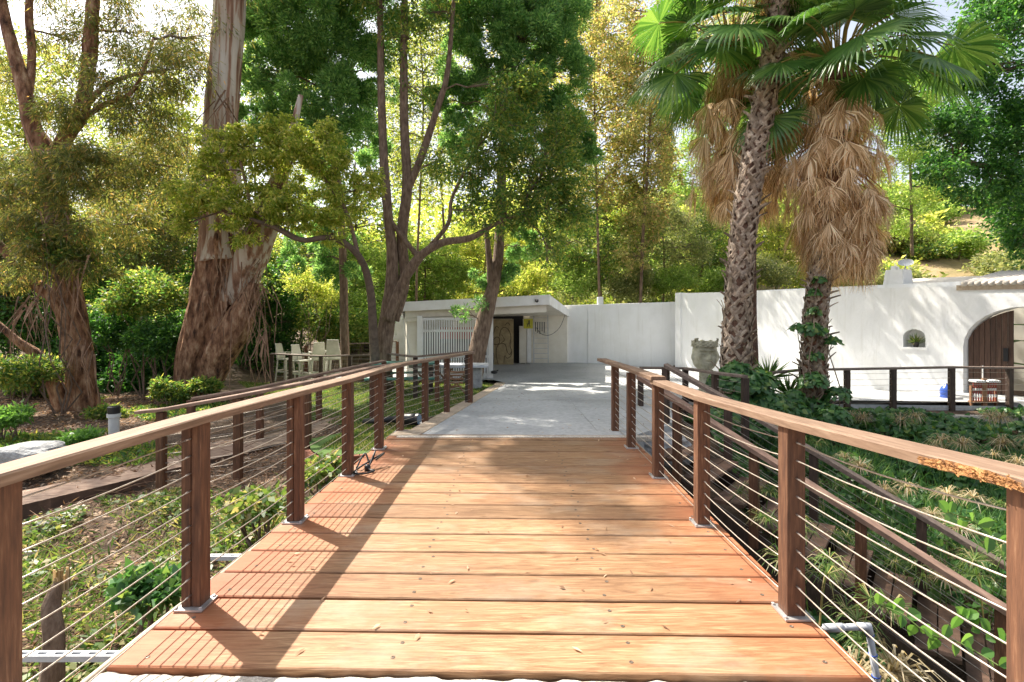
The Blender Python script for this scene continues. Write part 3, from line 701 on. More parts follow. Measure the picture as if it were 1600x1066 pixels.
# ------------------------------------------------------------------ walls and shed
def walls():
    mb = MB(); T = thing('garden_wall', 'white rendered garden wall closing the end of the driveway', 'wall', (4, 20.5, -.3))
    def wallpiece(a, b, h0, h1, th=.25, z0=-.6):
        a = Vector((*a, 0)); b = Vector((*b, 0)); d = (b-a).normalized(); n = Vector((-d.y, d.x, 0))*th
        mb.hexa([(a.x,a.y,z0),(b.x,b.y,z0),(b.x+n.x,b.y+n.y,z0),(a.x+n.x,a.y+n.y,z0),(a.x,a.y,h0),(b.x,b.y,h1),(b.x+n.x,b.y+n.y,h1),(a.x+n.x,a.y+n.y,h0)])
    wallpiece((2.1,20.5), (6.62,20.3), 2.08, 2.22)
    mb.build('wall', M['white'], T, bevel=.02)
    j = MB(); j.box((3.05, 20.44, .85), (.03, .03, 2.3)); j.build('drain_pipe', M['white'], T)
    c = MB(); c.box((3.55, 20.62, 2.25), (.22, .22, .34)); c.build('vent', M['white'], T, bevel=.01)
    # side wall with niche and arch opening, in a local frame running along the wall
    A = Vector((6.45, 19.55, 0)); B = Vector((10.95, 11.75, 0)); D = (B-A); D.normalize(); Nn = Vector((-D.y, D.x, 0))   # Nn points behind
    T = thing('boundary_wall', 'long white stucco boundary wall with an arched gateway, small niche and tiled coping', 'wall', tuple(A+Vector((0,0,-.3))))
    Lw = 17.5; top = lambda s: 2.52-.215*s/8.5
    Dk = lambda px: None
    def sof(px):   # wall coordinate seen at picture column px
        t = (px-800)/800; return (t*A.y-A.x)/(D.x-t*D.y)
    nx0, nx1 = sof(1411), sof(1446); nz0, nz1 = .80, 1.30
    ax0, ax1 = sof(1505), sof(1505)+2.15; az = .85+.62
    def W_(s, z, back=0): p = A+D*s+Nn*back; return (p.x, p.y, z)
    w = MB(); z0 = -.6; th = .45
    def panel(s0, s1, za, zb, zc=None, zd_=None):
        w.quad(W_(s0,za), W_(s1,za), W_(s1,zb if zc is None else zc), W_(s0,zb))
    panel(0, nx0, z0, top(0), top(nx0)); panel(nx0, nx1, z0, nz0); panel(nx1, ax0, z0, top(nx1), top(ax0)); panel(ax1, Lw, z0, top(ax1), top(Lw))
    def arch(s0, s1, zs, flat=1.0, n=14):
        c = (s0+s1)/2; r = (s1-s0)/2
        return [(c-r*math.cos(math.pi*k/n), zs+r*flat*math.sin(math.pi*k/n)) for k in range(n+1)]
    for (s0, s1, zb, zs, depth, fl) in ((nx0, nx1, nz0, nz1-.24, .28, .85), (ax0, ax1, -.6, .87, th, .86)):
        pts = arch(s0, s1, zs, fl)
        for (a, za), (b, zb2) in zip(pts[:-1], pts[1:]):
            w.quad(W_(a,za), W_(b,zb2), W_(b,top(b)), W_(a,top(a)))
            w.quad(W_(a,za,depth), W_(b,zb2,depth), W_(b,zb2), W_(a,za))
        w.quad(W_(s0,zb), W_(s0,zs), W_(s0,zs,depth), W_(s0,zb,depth)); w.quad(W_(s1,zs), W_(s1,zb), W_(s1,zb,depth), W_(s1,zs,depth))
        if depth < .4:
            w.poly([W_(s0,zb,depth), W_(s1,zb,depth)]+[W_(a,b,depth) for a, b in reversed(pts)])
            w.quad(W_(s0,zb), W_(s1,zb), W_(s1,zb,depth), W_(s0,zb,depth))
    w.quad(W_(0,z0), W_(0,top(0)), W_(0,top(0),th), W_(0,z0,th))
    w.quad(W_(0,top(0)), W_(Lw,top(Lw)), W_(Lw,top(Lw),th), W_(0,top(0),th))
    w.quad(W_(ax1,z0,th), W_(ax1,2.0,th), W_(Lw,2.0,th), W_(Lw,z0,th)); w.quad(W_(0,z0,th), W_(ax0,z0,th), W_(ax0,top(3),th), W_(0,top(0),th))
    w.build('wall', M['white'], T)
    s = MB(); s.hexa([W_(nx0-.05,nz0-.05,-.035), W_(nx1+.05,nz0-.05,-.035), W_(nx1+.05,nz0-.05,.2), W_(nx0-.05,nz0-.05,.2), W_(nx0-.05,nz0+.004,-.035), W_(nx1+.05,nz0+.004,-.035), W_(nx1+.05,nz0+.004,.2), W_(nx0-.05,nz0+.004,.2)]); s.build('niche_sill', M['white'], T)
    # pier at the corner
    s = MB(); s.hexa([W_(-.25,-.6,-.05),W_(.02,-.6,-.05),W_(.02,-.6,.5),W_(-.25,-.6,.5),W_(-.25,2.54,-.05),W_(.02,2.54,-.05),W_(.02,2.54,.5),W_(-.25,2.54,.5)]); s.build('corner_pier', M['white'], T, bevel=.02)
    # tiled roof strip behind the top
    s = MB(); rs0, rs1 = sof(1352), Lw; n = 90
    for i in range(n):
        a = rs0+(rs1-rs0)*i/n; b = rs0+(rs1-rs0)*(i+1)/n
        if a < sof(1495): s.quad(W_(a,top(a)-.02,.42), W_(b,top(b)-.02,.42), W_(b,top(b)+.36,2.3), W_(a,top(a)+.36,2.3))
        else:
            c = (a+b)/2
            s.tube([W_(c, top(c)+.05,-.06), W_(c, top(c)+.42,2.3)], (b-a)*.52, n=8)
    s.build('roof', M['roofing'], T, smooth=True)
    s = MB(); ra, rb = sof(1495), Lw; s.hexa([W_(ra,top(ra)-.10,-.02),W_(rb,top(rb)-.10,-.02),W_(rb,top(rb)-.10,.4),W_(ra,top(ra)-.10,.4),W_(ra,top(ra)+.02,-.03),W_(rb,top(rb)+.02,-.03),W_(rb,top(rb)+.02,.4),W_(ra,top(ra)+.02,.4)])
    s.build('eave', M['edge'], T)
    # gate leaves, standing a little open
    zt = lambda u: .85+math.sqrt(max(0, 1-((u-(ax0+ax1)/2)/((ax1-ax0)/2))**2))*(ax1-ax0)/2*.86
    def leaf(s0, s1, swing, hinge):
        G_ = thing('gate_leaf', 'brown plank gate leaf standing ajar on the left of the arch' if hinge == 0 else 'brown plank gate leaf on the right of the arch', 'gate', W_(s0 if hinge == 0 else s1, -.3, .3))
        g = MB(); nP = 8; hs = s0 if hinge == 0 else s1
        for k in range(nP):
            a = s0+(s1-s0)*k/nP+.006; b = s0+(s1-s0)*(k+1)/nP-.006
            ps = []
            for u, back in ((a,.22),(b,.22),(b,.26),(a,.26)):
                dx = (u-hs)*math.cos(swing); dy = abs(u-hs)*math.sin(swing); ps.append((hs+dx, back+dy, zt(u)))
            g.hexa([W_(p[0],-.26,p[1]) for p in ps]+[W_(p[0],p[2]-.03,p[1]) for p in ps])
        g.build('planks', M['door'], G_)
        h = MB(); u = s1-.12 if hinge == 0 else s0+.12; dx = (u-hs)*math.cos(swing); dy = abs(u-hs)*math.sin(swing)
        h.hexa([W_(hs+dx-.04,.55,.18+dy),W_(hs+dx+.04,.55,.18+dy),W_(hs+dx+.04,.55,.22+dy),W_(hs+dx-.04,.55,.22+dy),W_(hs+dx-.04,.85,.18+dy),W_(hs+dx+.04,.85,.18+dy),W_(hs+dx+.04,.85,.22+dy),W_(hs+dx-.04,.85,.22+dy)]); h.build('lock', M['black'], G_)
    leaf(ax0+.02, ax0+.80, R(10), 0); leaf(ax0+1.05, ax1-.02, R(0), 1)
    tag(MBstep(W_, ax0, ax1), 'low pale step across the foot of the arched gateway', 'step')
    # what shows through the gap
    X = thing('banana_plant', 'green banana plant seen through the gap of the arched gate', 'plant', W_((ax0+ax1)/2, -.3, 1.8))
    lv = MB()
    for k in range(11):
        an = k*2.4; zc = .1+k*.19; c = Vector(W_(ax0+.95+.1*math.cos(an), zc, 1.7)); dr = Vector((math.cos(an), math.sin(an), .55)).normalized()
        side = dr.cross(Vector((0,0,1))).normalized(); prev = None
        for i in range(7):
            t = i/6; p = c+dr*t*.9+Vector((0,0,-.35*t*t)); wd = .14*math.sin(math.pi*min(.97, t*.9+.08))
            r = (p-side*wd+Vector((0,0,.03)), p, p+side*wd+Vector((0,0,.03)))
            if prev: lv.quad(prev[0], prev[1], r[1], r[0]); lv.quad(prev[1], prev[2], r[2], r[1])
            prev = r
    lv.build('leaves', M['L_round'], X); st_ = MB(); b = Vector(W_(ax0+.95, -.4, 1.7)); st_.tube([b, b+Vector((0,0,2.2))], [.09,.05], n=10); st_.build('stem', M['L_grass'], X)
    bb = MB(); bb.hexa([W_(ax0-.8,-.5,3.2),W_(ax1+.8,-.5,3.2),W_(ax1+.8,-.5,3.4),W_(ax0-.8,-.5,3.4),W_(ax0-.8,2.4,3.2),W_(ax1+.8,2.4,3.2),W_(ax1+.8,2.4,3.4),W_(ax0-.8,2.4,3.4)])
    tag(bb.build('courtyard_wall', M['cream']), 'pale courtyard wall glimpsed behind the banana plant', 'wall')
    # chimney box with dish
    cx = sof(1383); Cc = thing('chimney', 'white block chimney rising behind the top of the boundary wall', 'chimney', W_(cx, 2.5, .8))
    c = MB(); c.hexa([W_(cx-.32,2.1,.46),W_(cx+.22,2.1,.46),W_(cx+.22,2.1,1.1),W_(cx-.32,2.1,1.1),W_(cx-.22,2.86,.5),W_(cx+.20,2.86,.5),W_(cx+.20,2.86,1.0),W_(cx-.22,2.86,1.0)])
    c.build('stack', M['white'], Cc, bevel=.015)
    c = MB(); p = Vector(W_(cx-.05, 2.88, .75)); c.box((p.x-.05,p.y,p.z+.03), (.34,.12,.10), .7); c.build('cap', M['white'], Cc, bevel=.01)
    dc = thing('satellite_dish', 'small pale satellite dish on the white chimney', 'dish', W_(cx+.25, 3.2, .6))
    d = MB(); o_ = Vector(W_(cx+.22, 3.0, .6)); ax = Vector((-.35,-.5,.8)).normalized(); s1 = ax.cross(Vector((0,0,1))).normalized(); s2 = ax.cross(s1)
    rings = []
    for r in (0, .07, .13, .175): rings.append([tuple(o_+ax*(r*r*1.4)+(s1*math.cos(a)+s2*math.sin(a))*r) for a in [2*math.pi*k/18 for k in range(18)]])
    for a, b in zip(rings[:-1], rings[1:]):
        for k in range(18): d.quad(a[k], a[(k+1)%18], b[(k+1)%18], b[k])
    d.build('reflector', M['greytop'], dc, smooth=True)
    d = MB(); d.tube([W_(cx+.16,2.8,.7), tuple(o_), ], .018, n=6); d.tube([tuple(o_-s2*.2), tuple(o_+ax*.28)], .01, n=6); d.build('arm', M['steel'], dc)
    # niche plant
    pt = thing('potted_plant', 'small potted fern standing in the wall niche', 'plant', W_((nx0+nx1)/2, nz0, .12))
    c = Vector(W_((nx0+nx1)/2, nz0+.004, .10)); b = MB(); b.lathe(tuple(c), [(.05,0),(.075,.13),(.082,.14),(.07,.13)], n=14); b.build('pot', M['pot'], pt, smooth=True)
    n = 130; d = unit(rng.normal(size=(n,3))*np.array([1,1,.5])+np.array([0,0,.75])); L = rng.uniform(.14,.30,n)
    v, f = leaves(np.tile(np.array(c)+np.array([0,0,.12]), (n,1))+rng.normal(size=(n,3))*.02, d, L, .016)
    npmesh('fronds', v, f, M['L_grass'], pt)
    return W_, sof, ax0, ax1
def MBstep(W_, ax0, ax1):
    m = MB(); m.hexa([W_(ax0-.05,-.5,-.45),W_(ax1+.1,-.5,-.45),W_(ax1+.1,-.5,.45),W_(ax0-.05,-.5,.45),W_(ax0-.05,-.23,-.45),W_(ax1+.1,-.23,-.45),W_(ax1+.1,-.23,.45),W_(ax0-.05,-.23,.45)])
    return m.build('gate_step', M['conc'], bevel=.01)
WALL, SOF, AX0, AX1 = walls()

def shed():
    T = thing('shed', 'low white flat-roofed shed with a slatted screen front beside the driveway', 'shed', (-1.2, 17, -.3))
    FL, FR, BR, BL = (-3.28,15.0,1.99), (1.06,15.0,2.21), (2.25,20.45,1.88), (-4.35,20.45,1.80)
    b = MB(); h = .22
    b.hexa([(p[0],p[1],p[2]-.06) for p in (FL,FR,BR,BL)]+[(p[0],p[1],p[2]) for p in (FL,FR,BR,BL)]); b.build('roof', M['roofing'], T)
    b = MB()
    def board(a, c, z0a, z1a, z0c, z1c, t=.05, inn=(0,1)):
        b.hexa([(a[0],a[1],z0a),(c[0],c[1],z0c),(c[0]+inn[0]*t,c[1]+inn[1]*t,z0c),(a[0]+inn[0]*t,a[1]+inn[1]*t,z0a),(a[0],a[1],z1a),(c[0],c[1],z1c),(c[0]+inn[0]*t,c[1]+inn[1]*t,z1c),(a[0]+inn[0]*t,a[1]+inn[1]*t,z1a)])
    board((FL[0],14.96), (FR[0]+.04,14.96), FL[2]-.24, FL[2]+.03, FR[2]-.26, FR[2]+.03)
    board((FR[0]+.043,15.012), (BR[0]+.04,20.45), FR[2]-.26, FR[2]+.028, BR[2]-.26, BR[2]+.03, inn=(-1,0))
    board((FL[0]-.003,15.012), (BL[0],20.45), FL[2]-.24, FL[2]+.028, BL[2]-.24, BL[2]+.03, inn=(1,0))
    b.build('fascia', M['paint'], T)
    b = MB(); b.beam((-3.18,15.25,1.66), (1.02,15.25,1.84), .12, .22); b.beam((-3.18,15.25,1.49), (-.62,15.25,1.60), .10, .10); b.build('lintel_beam', M['cream'], T, bevel=.006)
    # soffit boards
    b = MB()
    for k in range(12):
        y = 15.4+k*.42; x0 = -3.2-.9*(k/12); x1 = 1.12+1.05*(y-15)/5.45; z = 1.93-.02*k
        b.hexa([(x0,y,z-.18),(x1,y,z-.0),(x1,y+.40,z-.02),(x0,y+.40,z-.2),(x0,y,z-.15),(x1,y,z+.03),(x1,y+.40,z+.01),(x0,y+.40,z-.17)])
    b.build('soffit', M['cream'], T)
    # slatted screen
    x0, x1, y = -2.70, -.66, 15.10
    b = MB(); n = 28
    for k in range(n):
        x = x0+.07+(x1-x0-.14)*k/(n-1); b.box((x, y, .62), (.042, .025, 1.80))
    b.build('slats', M['paint'], T)
    b = MB()
    for z in (-.13, .42, 1.18, 1.53): b.box(((x0+x1)/2, y+.032, z), (x1-x0, .03, .07))
    b.build('rails', M['paint'], T)
    for x, w in ((x0-.02,.14),(x1+.03,.14),(x1-.20,.03)):
        b = MB(); b.box((x, y+.02, .66), (w, .14, 1.92)); b.build('post', M['paint'], T, bevel=.005)
    # left side wall, lower wall and back
    b = MB(); b.hexa([(-3.15,15.3,-.5),(-2.80,15.3,-.5),(-2.80,15.36,-.5),(-3.15,15.36,-.5),(-3.15,15.3,1.62),(-2.80,15.3,1.62),(-2.80,15.36,1.62),(-3.15,15.36,1.62)])
    b.hexa([(-3.15,15.37,-.5),(-3.09,15.37,-.5),(-4.2,20.4,-.5),(-4.26,20.4,-.5),(-3.15,15.37,1.6),(-3.09,15.37,1.6),(-4.2,20.4,1.5),(-4.26,20.4,1.5)])
    b.build('side_wall', M['cream'], T)
    b = MB(); b.box((-1.9,20.56,.6), (5.2,.1,2.4)); b.box((-2.2,19.6,.65), (.08,1.8,2.2)); b.build('back_wall', M['cream'], T)
    b = MB(); b.box((1.45,20.42,.75), (1.5,.1,2.1))
    for k in range(9): b.box((1.45,20.362,-.1+k*.16), (.95,.02,.012))
    b.build('panelled_wall', M['cream'], T)
    b = MB(); b.box((.22,20.30,.7), (.42,.06,2.0)); b.build('door', M['int'], T)
    b = MB(); b.box((-.3,20.2,1.62), (1.5,.3,.16)); b.build('shadow_strip', M['black'], T)  # black strip drawn in for the shadow under the roof
    # near-black sheet standing in for the shade behind the screen gaps
    b = MB(); b.box((-1.75,16.6,.35), (2.3,.06,1.5)); b.build('shade_sheet', M['int'], T)
    # left white fence continuing
    b = MB()
    for k in range(12): b.box((-5.0+k*.135,19.9,.75), (.128,.04,2.05))
    o = b.build('board_fence', M['paint']); tag(o, 'white vertical board fence to the left of the shed', 'fence')
    # red board inside
    b = MB(); b.box((-1.75,16.3,1.08), (1.05,.04,.30)); b.box((-1.75,16.34,1.08), (1.13,.03,.38)); tag(b.build('red_board', M['red'], bevel=.004), 'red board behind the white slatted screen', 'board')
    # bronze relief panel
    Rp = thing('relief_panel', 'tall bronze coloured relief panel of a curving figure leaning at the shed', 'artwork', (-.35,19.6,-.2))
    b = MB(); b.box((-.36,19.62,.66), (.84,.06,1.74)); b.build('panel', M['gold'], Rp, bevel=.005)
    g = MB()
    def stroke(pts, r=.011): 
        P3 = [(-.78+.84*u, 19.582, -.21+1.74*v) for u, v in pts]; q, _ = smooth_path(P3, [r]*len(P3), 5); g.tube(q, r, n=6)
    stroke([(.30,.0),(.22,.2),(.24,.38),(.40,.46),(.62,.44),(.70,.30),(.82,.22),(.92,.30)])
    stroke([(.36,.62),(.42,.76),(.60,.82),(.80,.74),(.88,.60),(.84,.42),(.92,.28),(.86,.18),(.70,.14),(.60,.20),(.56,.04)])
    stroke([(.02,.50),(.20,.60),(.34,.58),(.36,.48),(.22,.44),(.04,.46)]); stroke([(.46,.66),(.58,.54),(.44,.48)])
    stroke([(.06,.30),(.12,.18),(.08,.02)]); stroke([(.1,.7),(.2,.84),(.34,.80)]); stroke([(.6,.86),(.74,.92),(.84,.86)])
    g.build('outlines', M['golddk'], Rp, smooth=True)
    g = MB()
    for c, r in (((.52,.62),(.17,.16)), ((.5,.28),(.2,.15)), ((.2,.53),(.13,.06)), ((.76,.26),(.12,.08))):
        i0 = len(g.v); X, Z = -.78+.84*c[0], -.21+1.74*c[1]
        g.v += [(X, 19.575, Z)]
        for k in range(20): g.v.append((X+r[0]*.84*math.cos(k*math.pi/10), 19.588, Z+r[1]*1.74*math.sin(k*math.pi/10)))
        for k in range(20): g.f.append((i0, i0+1+k, i0+1+(k+1)%20)); g.m.append(0)
    g.build('raised_forms', M['gold'], Rp, smooth=True)
    # cabinet, sign, rack, ladder, cable
    cb = thing('cabinet', 'tall beige metal cabinet on legs beside the dark shed door', 'cabinet', (.5,19.9,-.2))
    b = MB(); b.box((.42,19.95,.55), (.28,.4,1.42)); b.build('body', M['cream'], cb, bevel=.008)
    b = MB(); b.box((.66,19.95,.55), (.16,.42,1.40)); b.build('side_panel', M['paint'], cb, bevel=.008)
    for x in (.31,.53,.72): b = MB(); b.box((x,19.8,-.19), (.03,.03,.08)); b.build('leg', M['steel'], cb)
    sg = thing('sign', 'small yellow sign with a dark figure hanging under the shed roof', 'sign', (.62,18.6,1.4))
    b = MB(); b.box((.60,18.9,1.36), (.34,.02,.36)); b.build('panel', M['yellow'], sg)
    b = MB(); b.box((.63,18.885,1.42), (.05,.008,.13), 0, tilt=.3); b.box((.60,18.884,1.35), (.11,.008,.03)); b.tube([(.58,18.884,1.33),(.56,18.884,1.25)], .012, n=6); b.tube([(.64,18.884,1.33),(.67,18.884,1.25)], .012, n=6); b.build('mark', M['black'], sg)
    b = MB(); 
    for x in (.86,1.42): b.beam((x,20.1,-.2), (x,20.3,1.75), .03, .03)
    for k in range(9): b.beam((.86,20.12+.018*k,-.02+k*.2), (1.42,20.12+.018*k,-.02+k*.2), .015, .015)
    tag(b.build('wire_rack', M['greytop']), 'thin grey wire rack leaning on the panelled wall', 'rack')
    for k in range(5):
        b = MB(); x = .92+k*.085; b.tube([(x,20.0,1.42),(x,20.0,1.05-.05*(k%3))], .016, n=6); o = b.build('tool_handle', M['black']); tag(o, 'dark tool handle hanging in a row under the shed eave', 'tool', 'dark tools hanging under the shed eave')
    b = MB(); q, _ = smooth_path([(.95,20.0,1.2),(1.15,19.9,.95),(1.5,19.8,.93),(1.85,19.6,1.25),(2.15,20.2,1.9)], [.008]*5, 6); b.tube(q, .009, n=6)
    tag(b.build('electric_cable', M['black']), 'black electric cable looping from the shed roof along the white wall', 'cable')
    b = MB(); b.tube([(-3.22,14.95,1.8),(-3.12,14.93,1.2),(-2.98,14.95,.5),(-2.85,15,-.1)], .008, n=6); tag(b.build('electric_cable', M['greytop']), 'thin grey cable drooping down the left corner of the shed', 'cable')
    b = MB(); b.box((.72,14.93,2.06), (.10,.08,.07)); b.tube([(.72,14.9,2.06),(.72,14.82,2.03)], .03, n=8); tag(b.build('security_camera', M['black']), 'small dark camera on the shed roof corner', 'camera')
    b = MB(); b.lathe((-.52,15.0,-.08), [(.02,0),(.09,.02),(.10,.05),(.09,.08),(.02,.10)], n=16); b.tube([(-.58,15.0,-.02),(-.40,15.0,.02)], .02, n=6); tag(b.build('hose_reel', M['black'], smooth=True), 'small black wheel-like reel at the foot of the slatted screen', 'reel')
shed()
# ------------------------------------------------------------------ furniture and small things
def stool(label, px, d, rz, s=1.0):
    x, y, _ = P(px, 600, d); zb = H(x, y)+.0
    T = thing('bar_stool', label, 'bar stool', (0,0,0), 'cream bar stools along the lawn fence')
    b = MB(); b.box((0,0,.74), (.42,.40,.05)); b.build('seat', M['stool'], T, bevel=.01)
    for sx in (-1,1):
        for sy in (-1,1):
            b = MB(); b.beam((sx*.23,sy*.22,0), (sx*.17,sy*.17,.73), .05, .04); b.build('leg', M['stool'], T)
    b = MB(); b.hexa([(-.20,.17,.77),(.20,.17,.77),(.20,.21,.77),(-.20,.21,.77),(-.15,.27,1.27),(.15,.27,1.27),(.15,.31,1.27),(-.15,.31,1.27)]); b.build('backrest', M['stool'], T, bevel=.01)
    b = MB(); b.box((0,-.21,.28), (.40,.04,.05)); b.box((0,.2,.36), (.38,.04,.05)); b.box((-.205,0,.32), (.04,.38,.04)); b.box((.205,0,.32), (.04,.38,.04)); b.build('footrest', M['stool'], T)
    for k in (-1,1): b = MB(); b.box((k*.21,.03,.96), (.05,.38,.03)); b.beam((k*.21,-.13,.77),(k*.21,-.13,.95),.035,.035); b.build('armrest', M['stool'], T)
    T.location = (x, y, zb); T.rotation_euler = (0,0,rz); T.scale = (s,s,s)
    for c in T.children: c.location = (0,0,0)
    return T
stool('cream bar stool at the end of the row nearest the big eucalyptus, turned side on', 446, 17.6, R(75))
stool('cream bar stool second from the big eucalyptus, leaning close to the dark fence post', 470, 17.0, R(60))
stool('cream bar stool with wide back between the two dark fence posts', 496, 16.8, R(-150), 1.08)
stool('tallest cream bar stool beside the slender grey tree trunk', 524, 16.3, R(185), 1.15)

def picnic(label, px, d, rz, L=1.7):
    x, y, _ = P(px, 600, d); zb = H(x, y)
    T = thing('picnic_table', label, 'table', (0,0,0))
    b = MB()
    for k in range(5): b.box((0,-.30+k*.15,.75), (L,.135,.04))
    b.build('tabletop', M['greenp'], T)
    for s in (-1,1):
        b = MB()
        for k in range(2): b.box((0,s*(.62+k*.13),.44), (L,.12,.04))
        b.build('bench', M['greenp'], T)
        for e in (-1,1):
            b = MB(); b.beam((e*L*.38,s*.55,0), (e*L*.38,s*.18,.73), .05,.09, up=(1,0,0)); b.build('leg', M['dark'], T)
    for e in (-1,1): b = MB(); b.beam((e*L*.38+.03,-.74,.40), (e*L*.38+.03,.74,.40), .04,.08); b.build('crossbar', M['dark'], T)
    T.location = (x, y, zb); T.rotation_euler = (0,0,rz); return T
picnic('green picnic table with dark legs behind the bridge railing on the lawn', 632, 12.6, R(8))
tb = thing('garden_table', 'pale grey topped table on crossed brown wooden legs beside the slatted screen', 'table', (-1.35,12.6,-.3))
b = MB(); b.box((-1.62,13.3,.32), (2.0,.7,.07)); b.build('tabletop', M['greytop'], tb, bevel=.01)
for x in (-2.3,-1.75):
    for s in (-1,1):
        b = MB(); b.beam((x-.26*s*1,13.2+.05*s,-.30), (x+.24*s,13.2+.05*s,.285), .04,.07, up=(0,1,0)); 
        b.build('leg', M['teak'], tb)
ch = thing('folding_chair', 'folded slatted teak chair with crossed legs standing under the grey table edge', 'chair', (-1.28,11.9,-.3))
cx, cy = -1.27, 11.75
for s in (-1,1):
    b = MB(); b.beam((cx-.30*s,cy+.03*s,-.30), (cx+.26*s,cy+.03*s,.36), .035,.05, up=(0,1,0)); b.build('leg', M['teak'], ch)
b = MB()
for k in range(5): b.box((cx, cy-.03-.02*k, -.02+k*.085), (.34-.05*abs(k-2),.03,.035))
b.build('seat', M['teak'], ch)
b = MB(); b.box((cx+.02,cy-.02,.30), (.46,.03,.06)); b.build('backrest', M['teak'], ch)
b = MB(); b.box((-.98,13.32,-.03), (.40,.42,.62)); tag(b.build('stone_block', M['rock'], bevel=.03), 'grey concrete block holding up the grey table by the leaning tree', 'block')

def floodlight():
    T = thing('garden_spotlight', 'black cylindrical garden spotlight with pale blue lens lying on the turf by the driveway', 'spotlight', (-1.5,7.9,-.2))
    c = Vector(P(652, 655, 7.9)); ax = Vector((.92,-.30,.06)).normalized()
    b = MB(); b.tube([c-ax*.42, c-ax*.30, c-ax*.1, c+ax*.02], [.05,.085,.09,.09], n=16); b.build('body', M['black'], T, smooth=True)
    b = MB(); b.tube([c-ax*.95+Vector((0,0,-.05)), c-ax*.42], [.06,.05], n=10); b.build('neck', M['black'], T, smooth=True)
    b = MB(); b.tube([c+ax*.019, c+ax*.034], [.082,.082], n=16); b.build('lens', M['lens'], T)
    b = MB(); b.tube([c+ax*.0, c+ax*.045], [.094,.094], n=16, cap=False); b.build('rim', M['black'], T)
floodlight()
b = MB()
p0 = (-1.56, 5.05, .03)
q, _ = smooth_path([(-1.55,5.10,.02),(-1.50,5.22,.14),(-1.43,5.16,.05),(-1.40,5.25,.16),(-1.42,5.08,.03),(-1.35,5.02,.02),(-1.45,4.92,.02),(-1.53,5.0,.03),(-1.33,5.3,.12),(-1.36,5.12,.10)], [.008]*10, 6)
b.tube(q, .009, n=6); b.lathe((-1.44,5.1,.0), [(.03,0),(.032,.04),(.02,.06)], n=10)
tag(b.build('cable_bundle', M['black'], smooth=True), 'small tangle of black cable at the foot of a bridge railing post', 'cable')

# pipes and brackets along the bridge edges
b = MB(); q, _ = smooth_path([(-1.66,4.6,-.05),(-1.76,2.9,-.03),(-1.83,2.3,-.06),(-1.90,1.7,-.10),(-1.95,.8,-.14)], [.016]*5, 4); b.tube(q, .017, n=10)
tag(b.build('conduit_pipe', M['beigepipe'], smooth=True), 'beige conduit pipe running along the sunny edge of the bridge', 'pipe')
b = MB(); q, _ = smooth_path([(-1.64,4.6,-.10),(-1.73,2.9,-.08),(-1.79,2.3,-.10),(-1.84,1.7,-.14),(-1.9,.8,-.2)], [.008]*5, 4); b.tube(q, .010, n=8)
tag(b.build('conduit_pipe', M['twig'], smooth=True), 'thin brown hose running just under the beige conduit pipe', 'hose')
def strut(x0, x1, y, z, label):
    b = MB(); w = .042; n = 9; L = x1-x0
    for s in (-1,1): b.box(((x0+x1)/2, y+s*w*.36, z), (L, w*.28, .028))
    for k in range(n+1): b.box((x0+L*k/n, y, z+.0005), (L/n*.45, w*.46, .027))
    tag(b.build('slotted_bracket', M['greytop']), label, 'bracket', 'slotted brackets under the bridge edge')
strut(-2.42,-1.70,2.42,-.09, 'white slotted metal bracket sticking out near the first deck board')
strut(-2.20,-1.66,3.43,-.09, 'white slotted metal bracket sticking out beside the second group of deck boards')
def greypipe():
    T = thing('water_pipe', 'grey pipe with two elbows rising from the plants beside the deck corner', 'pipe', (1.75,2.6,-.9))
    A = Vector(P(1302,981,2.75)); B_ = Vector(P(1357,979,2.72)); C_ = Vector(P(1372,1075,2.72)); r = .017
    b = MB(); b.tube([A, B_], r, n=12); b.tube([B_, C_, C_+Vector((.03,0,-.5))], r, n=12); b.tube([A, A+Vector((-.04,.10,-.08)), A+Vector((-.05,.2,-.5))], r, n=10); b.build('pipe', M['greypvc'], T, smooth=True)
    for p, a, c in ((A, A-Vector((.03,-.03,.02)), A+(B_-A).normalized()*.05), (B_, B_+(A-B_).normalized()*.05, B_+(C_-B_).normalized()*.05)):
        b = MB(); b.tube([a, p, c], r*1.28, n=12); b.build('elbow', M['greypvc'], T, smooth=True)
    for t in (.12, .45, .8): b = MB(); q = B_.lerp(C_, t); b.tube([q, q+(C_-B_).normalized()*.004], r*1.31, n=12); b.build('joint_mark', M['blue'], T)
greypipe()
def cleanout():
    x, y, _ = P(178, 660, 8.6); z = H(x, y)
    T = thing('vent_pipe', 'white upright pipe with a black cap in the leaf litter by the old trunk', 'pipe', (x, y, z))
    zt = 1.5-(649-500)*8.6/800
    b = MB(); b.lathe((x,y,z-.1), [(.075,0),(.078,zt-z+.06),(.10,zt-z+.07),(.10,zt-z+.13),(.085,zt-z+.13)], n=22); b.build('pipe', M['pvc'], T, smooth=False)
    b = MB(); b.lathe((x,y,zt+.03), [(.085,0),(.092,.01),(.092,.11),(.07,.125)], n=20); b.build('cap', M['black'], T)
cleanout()
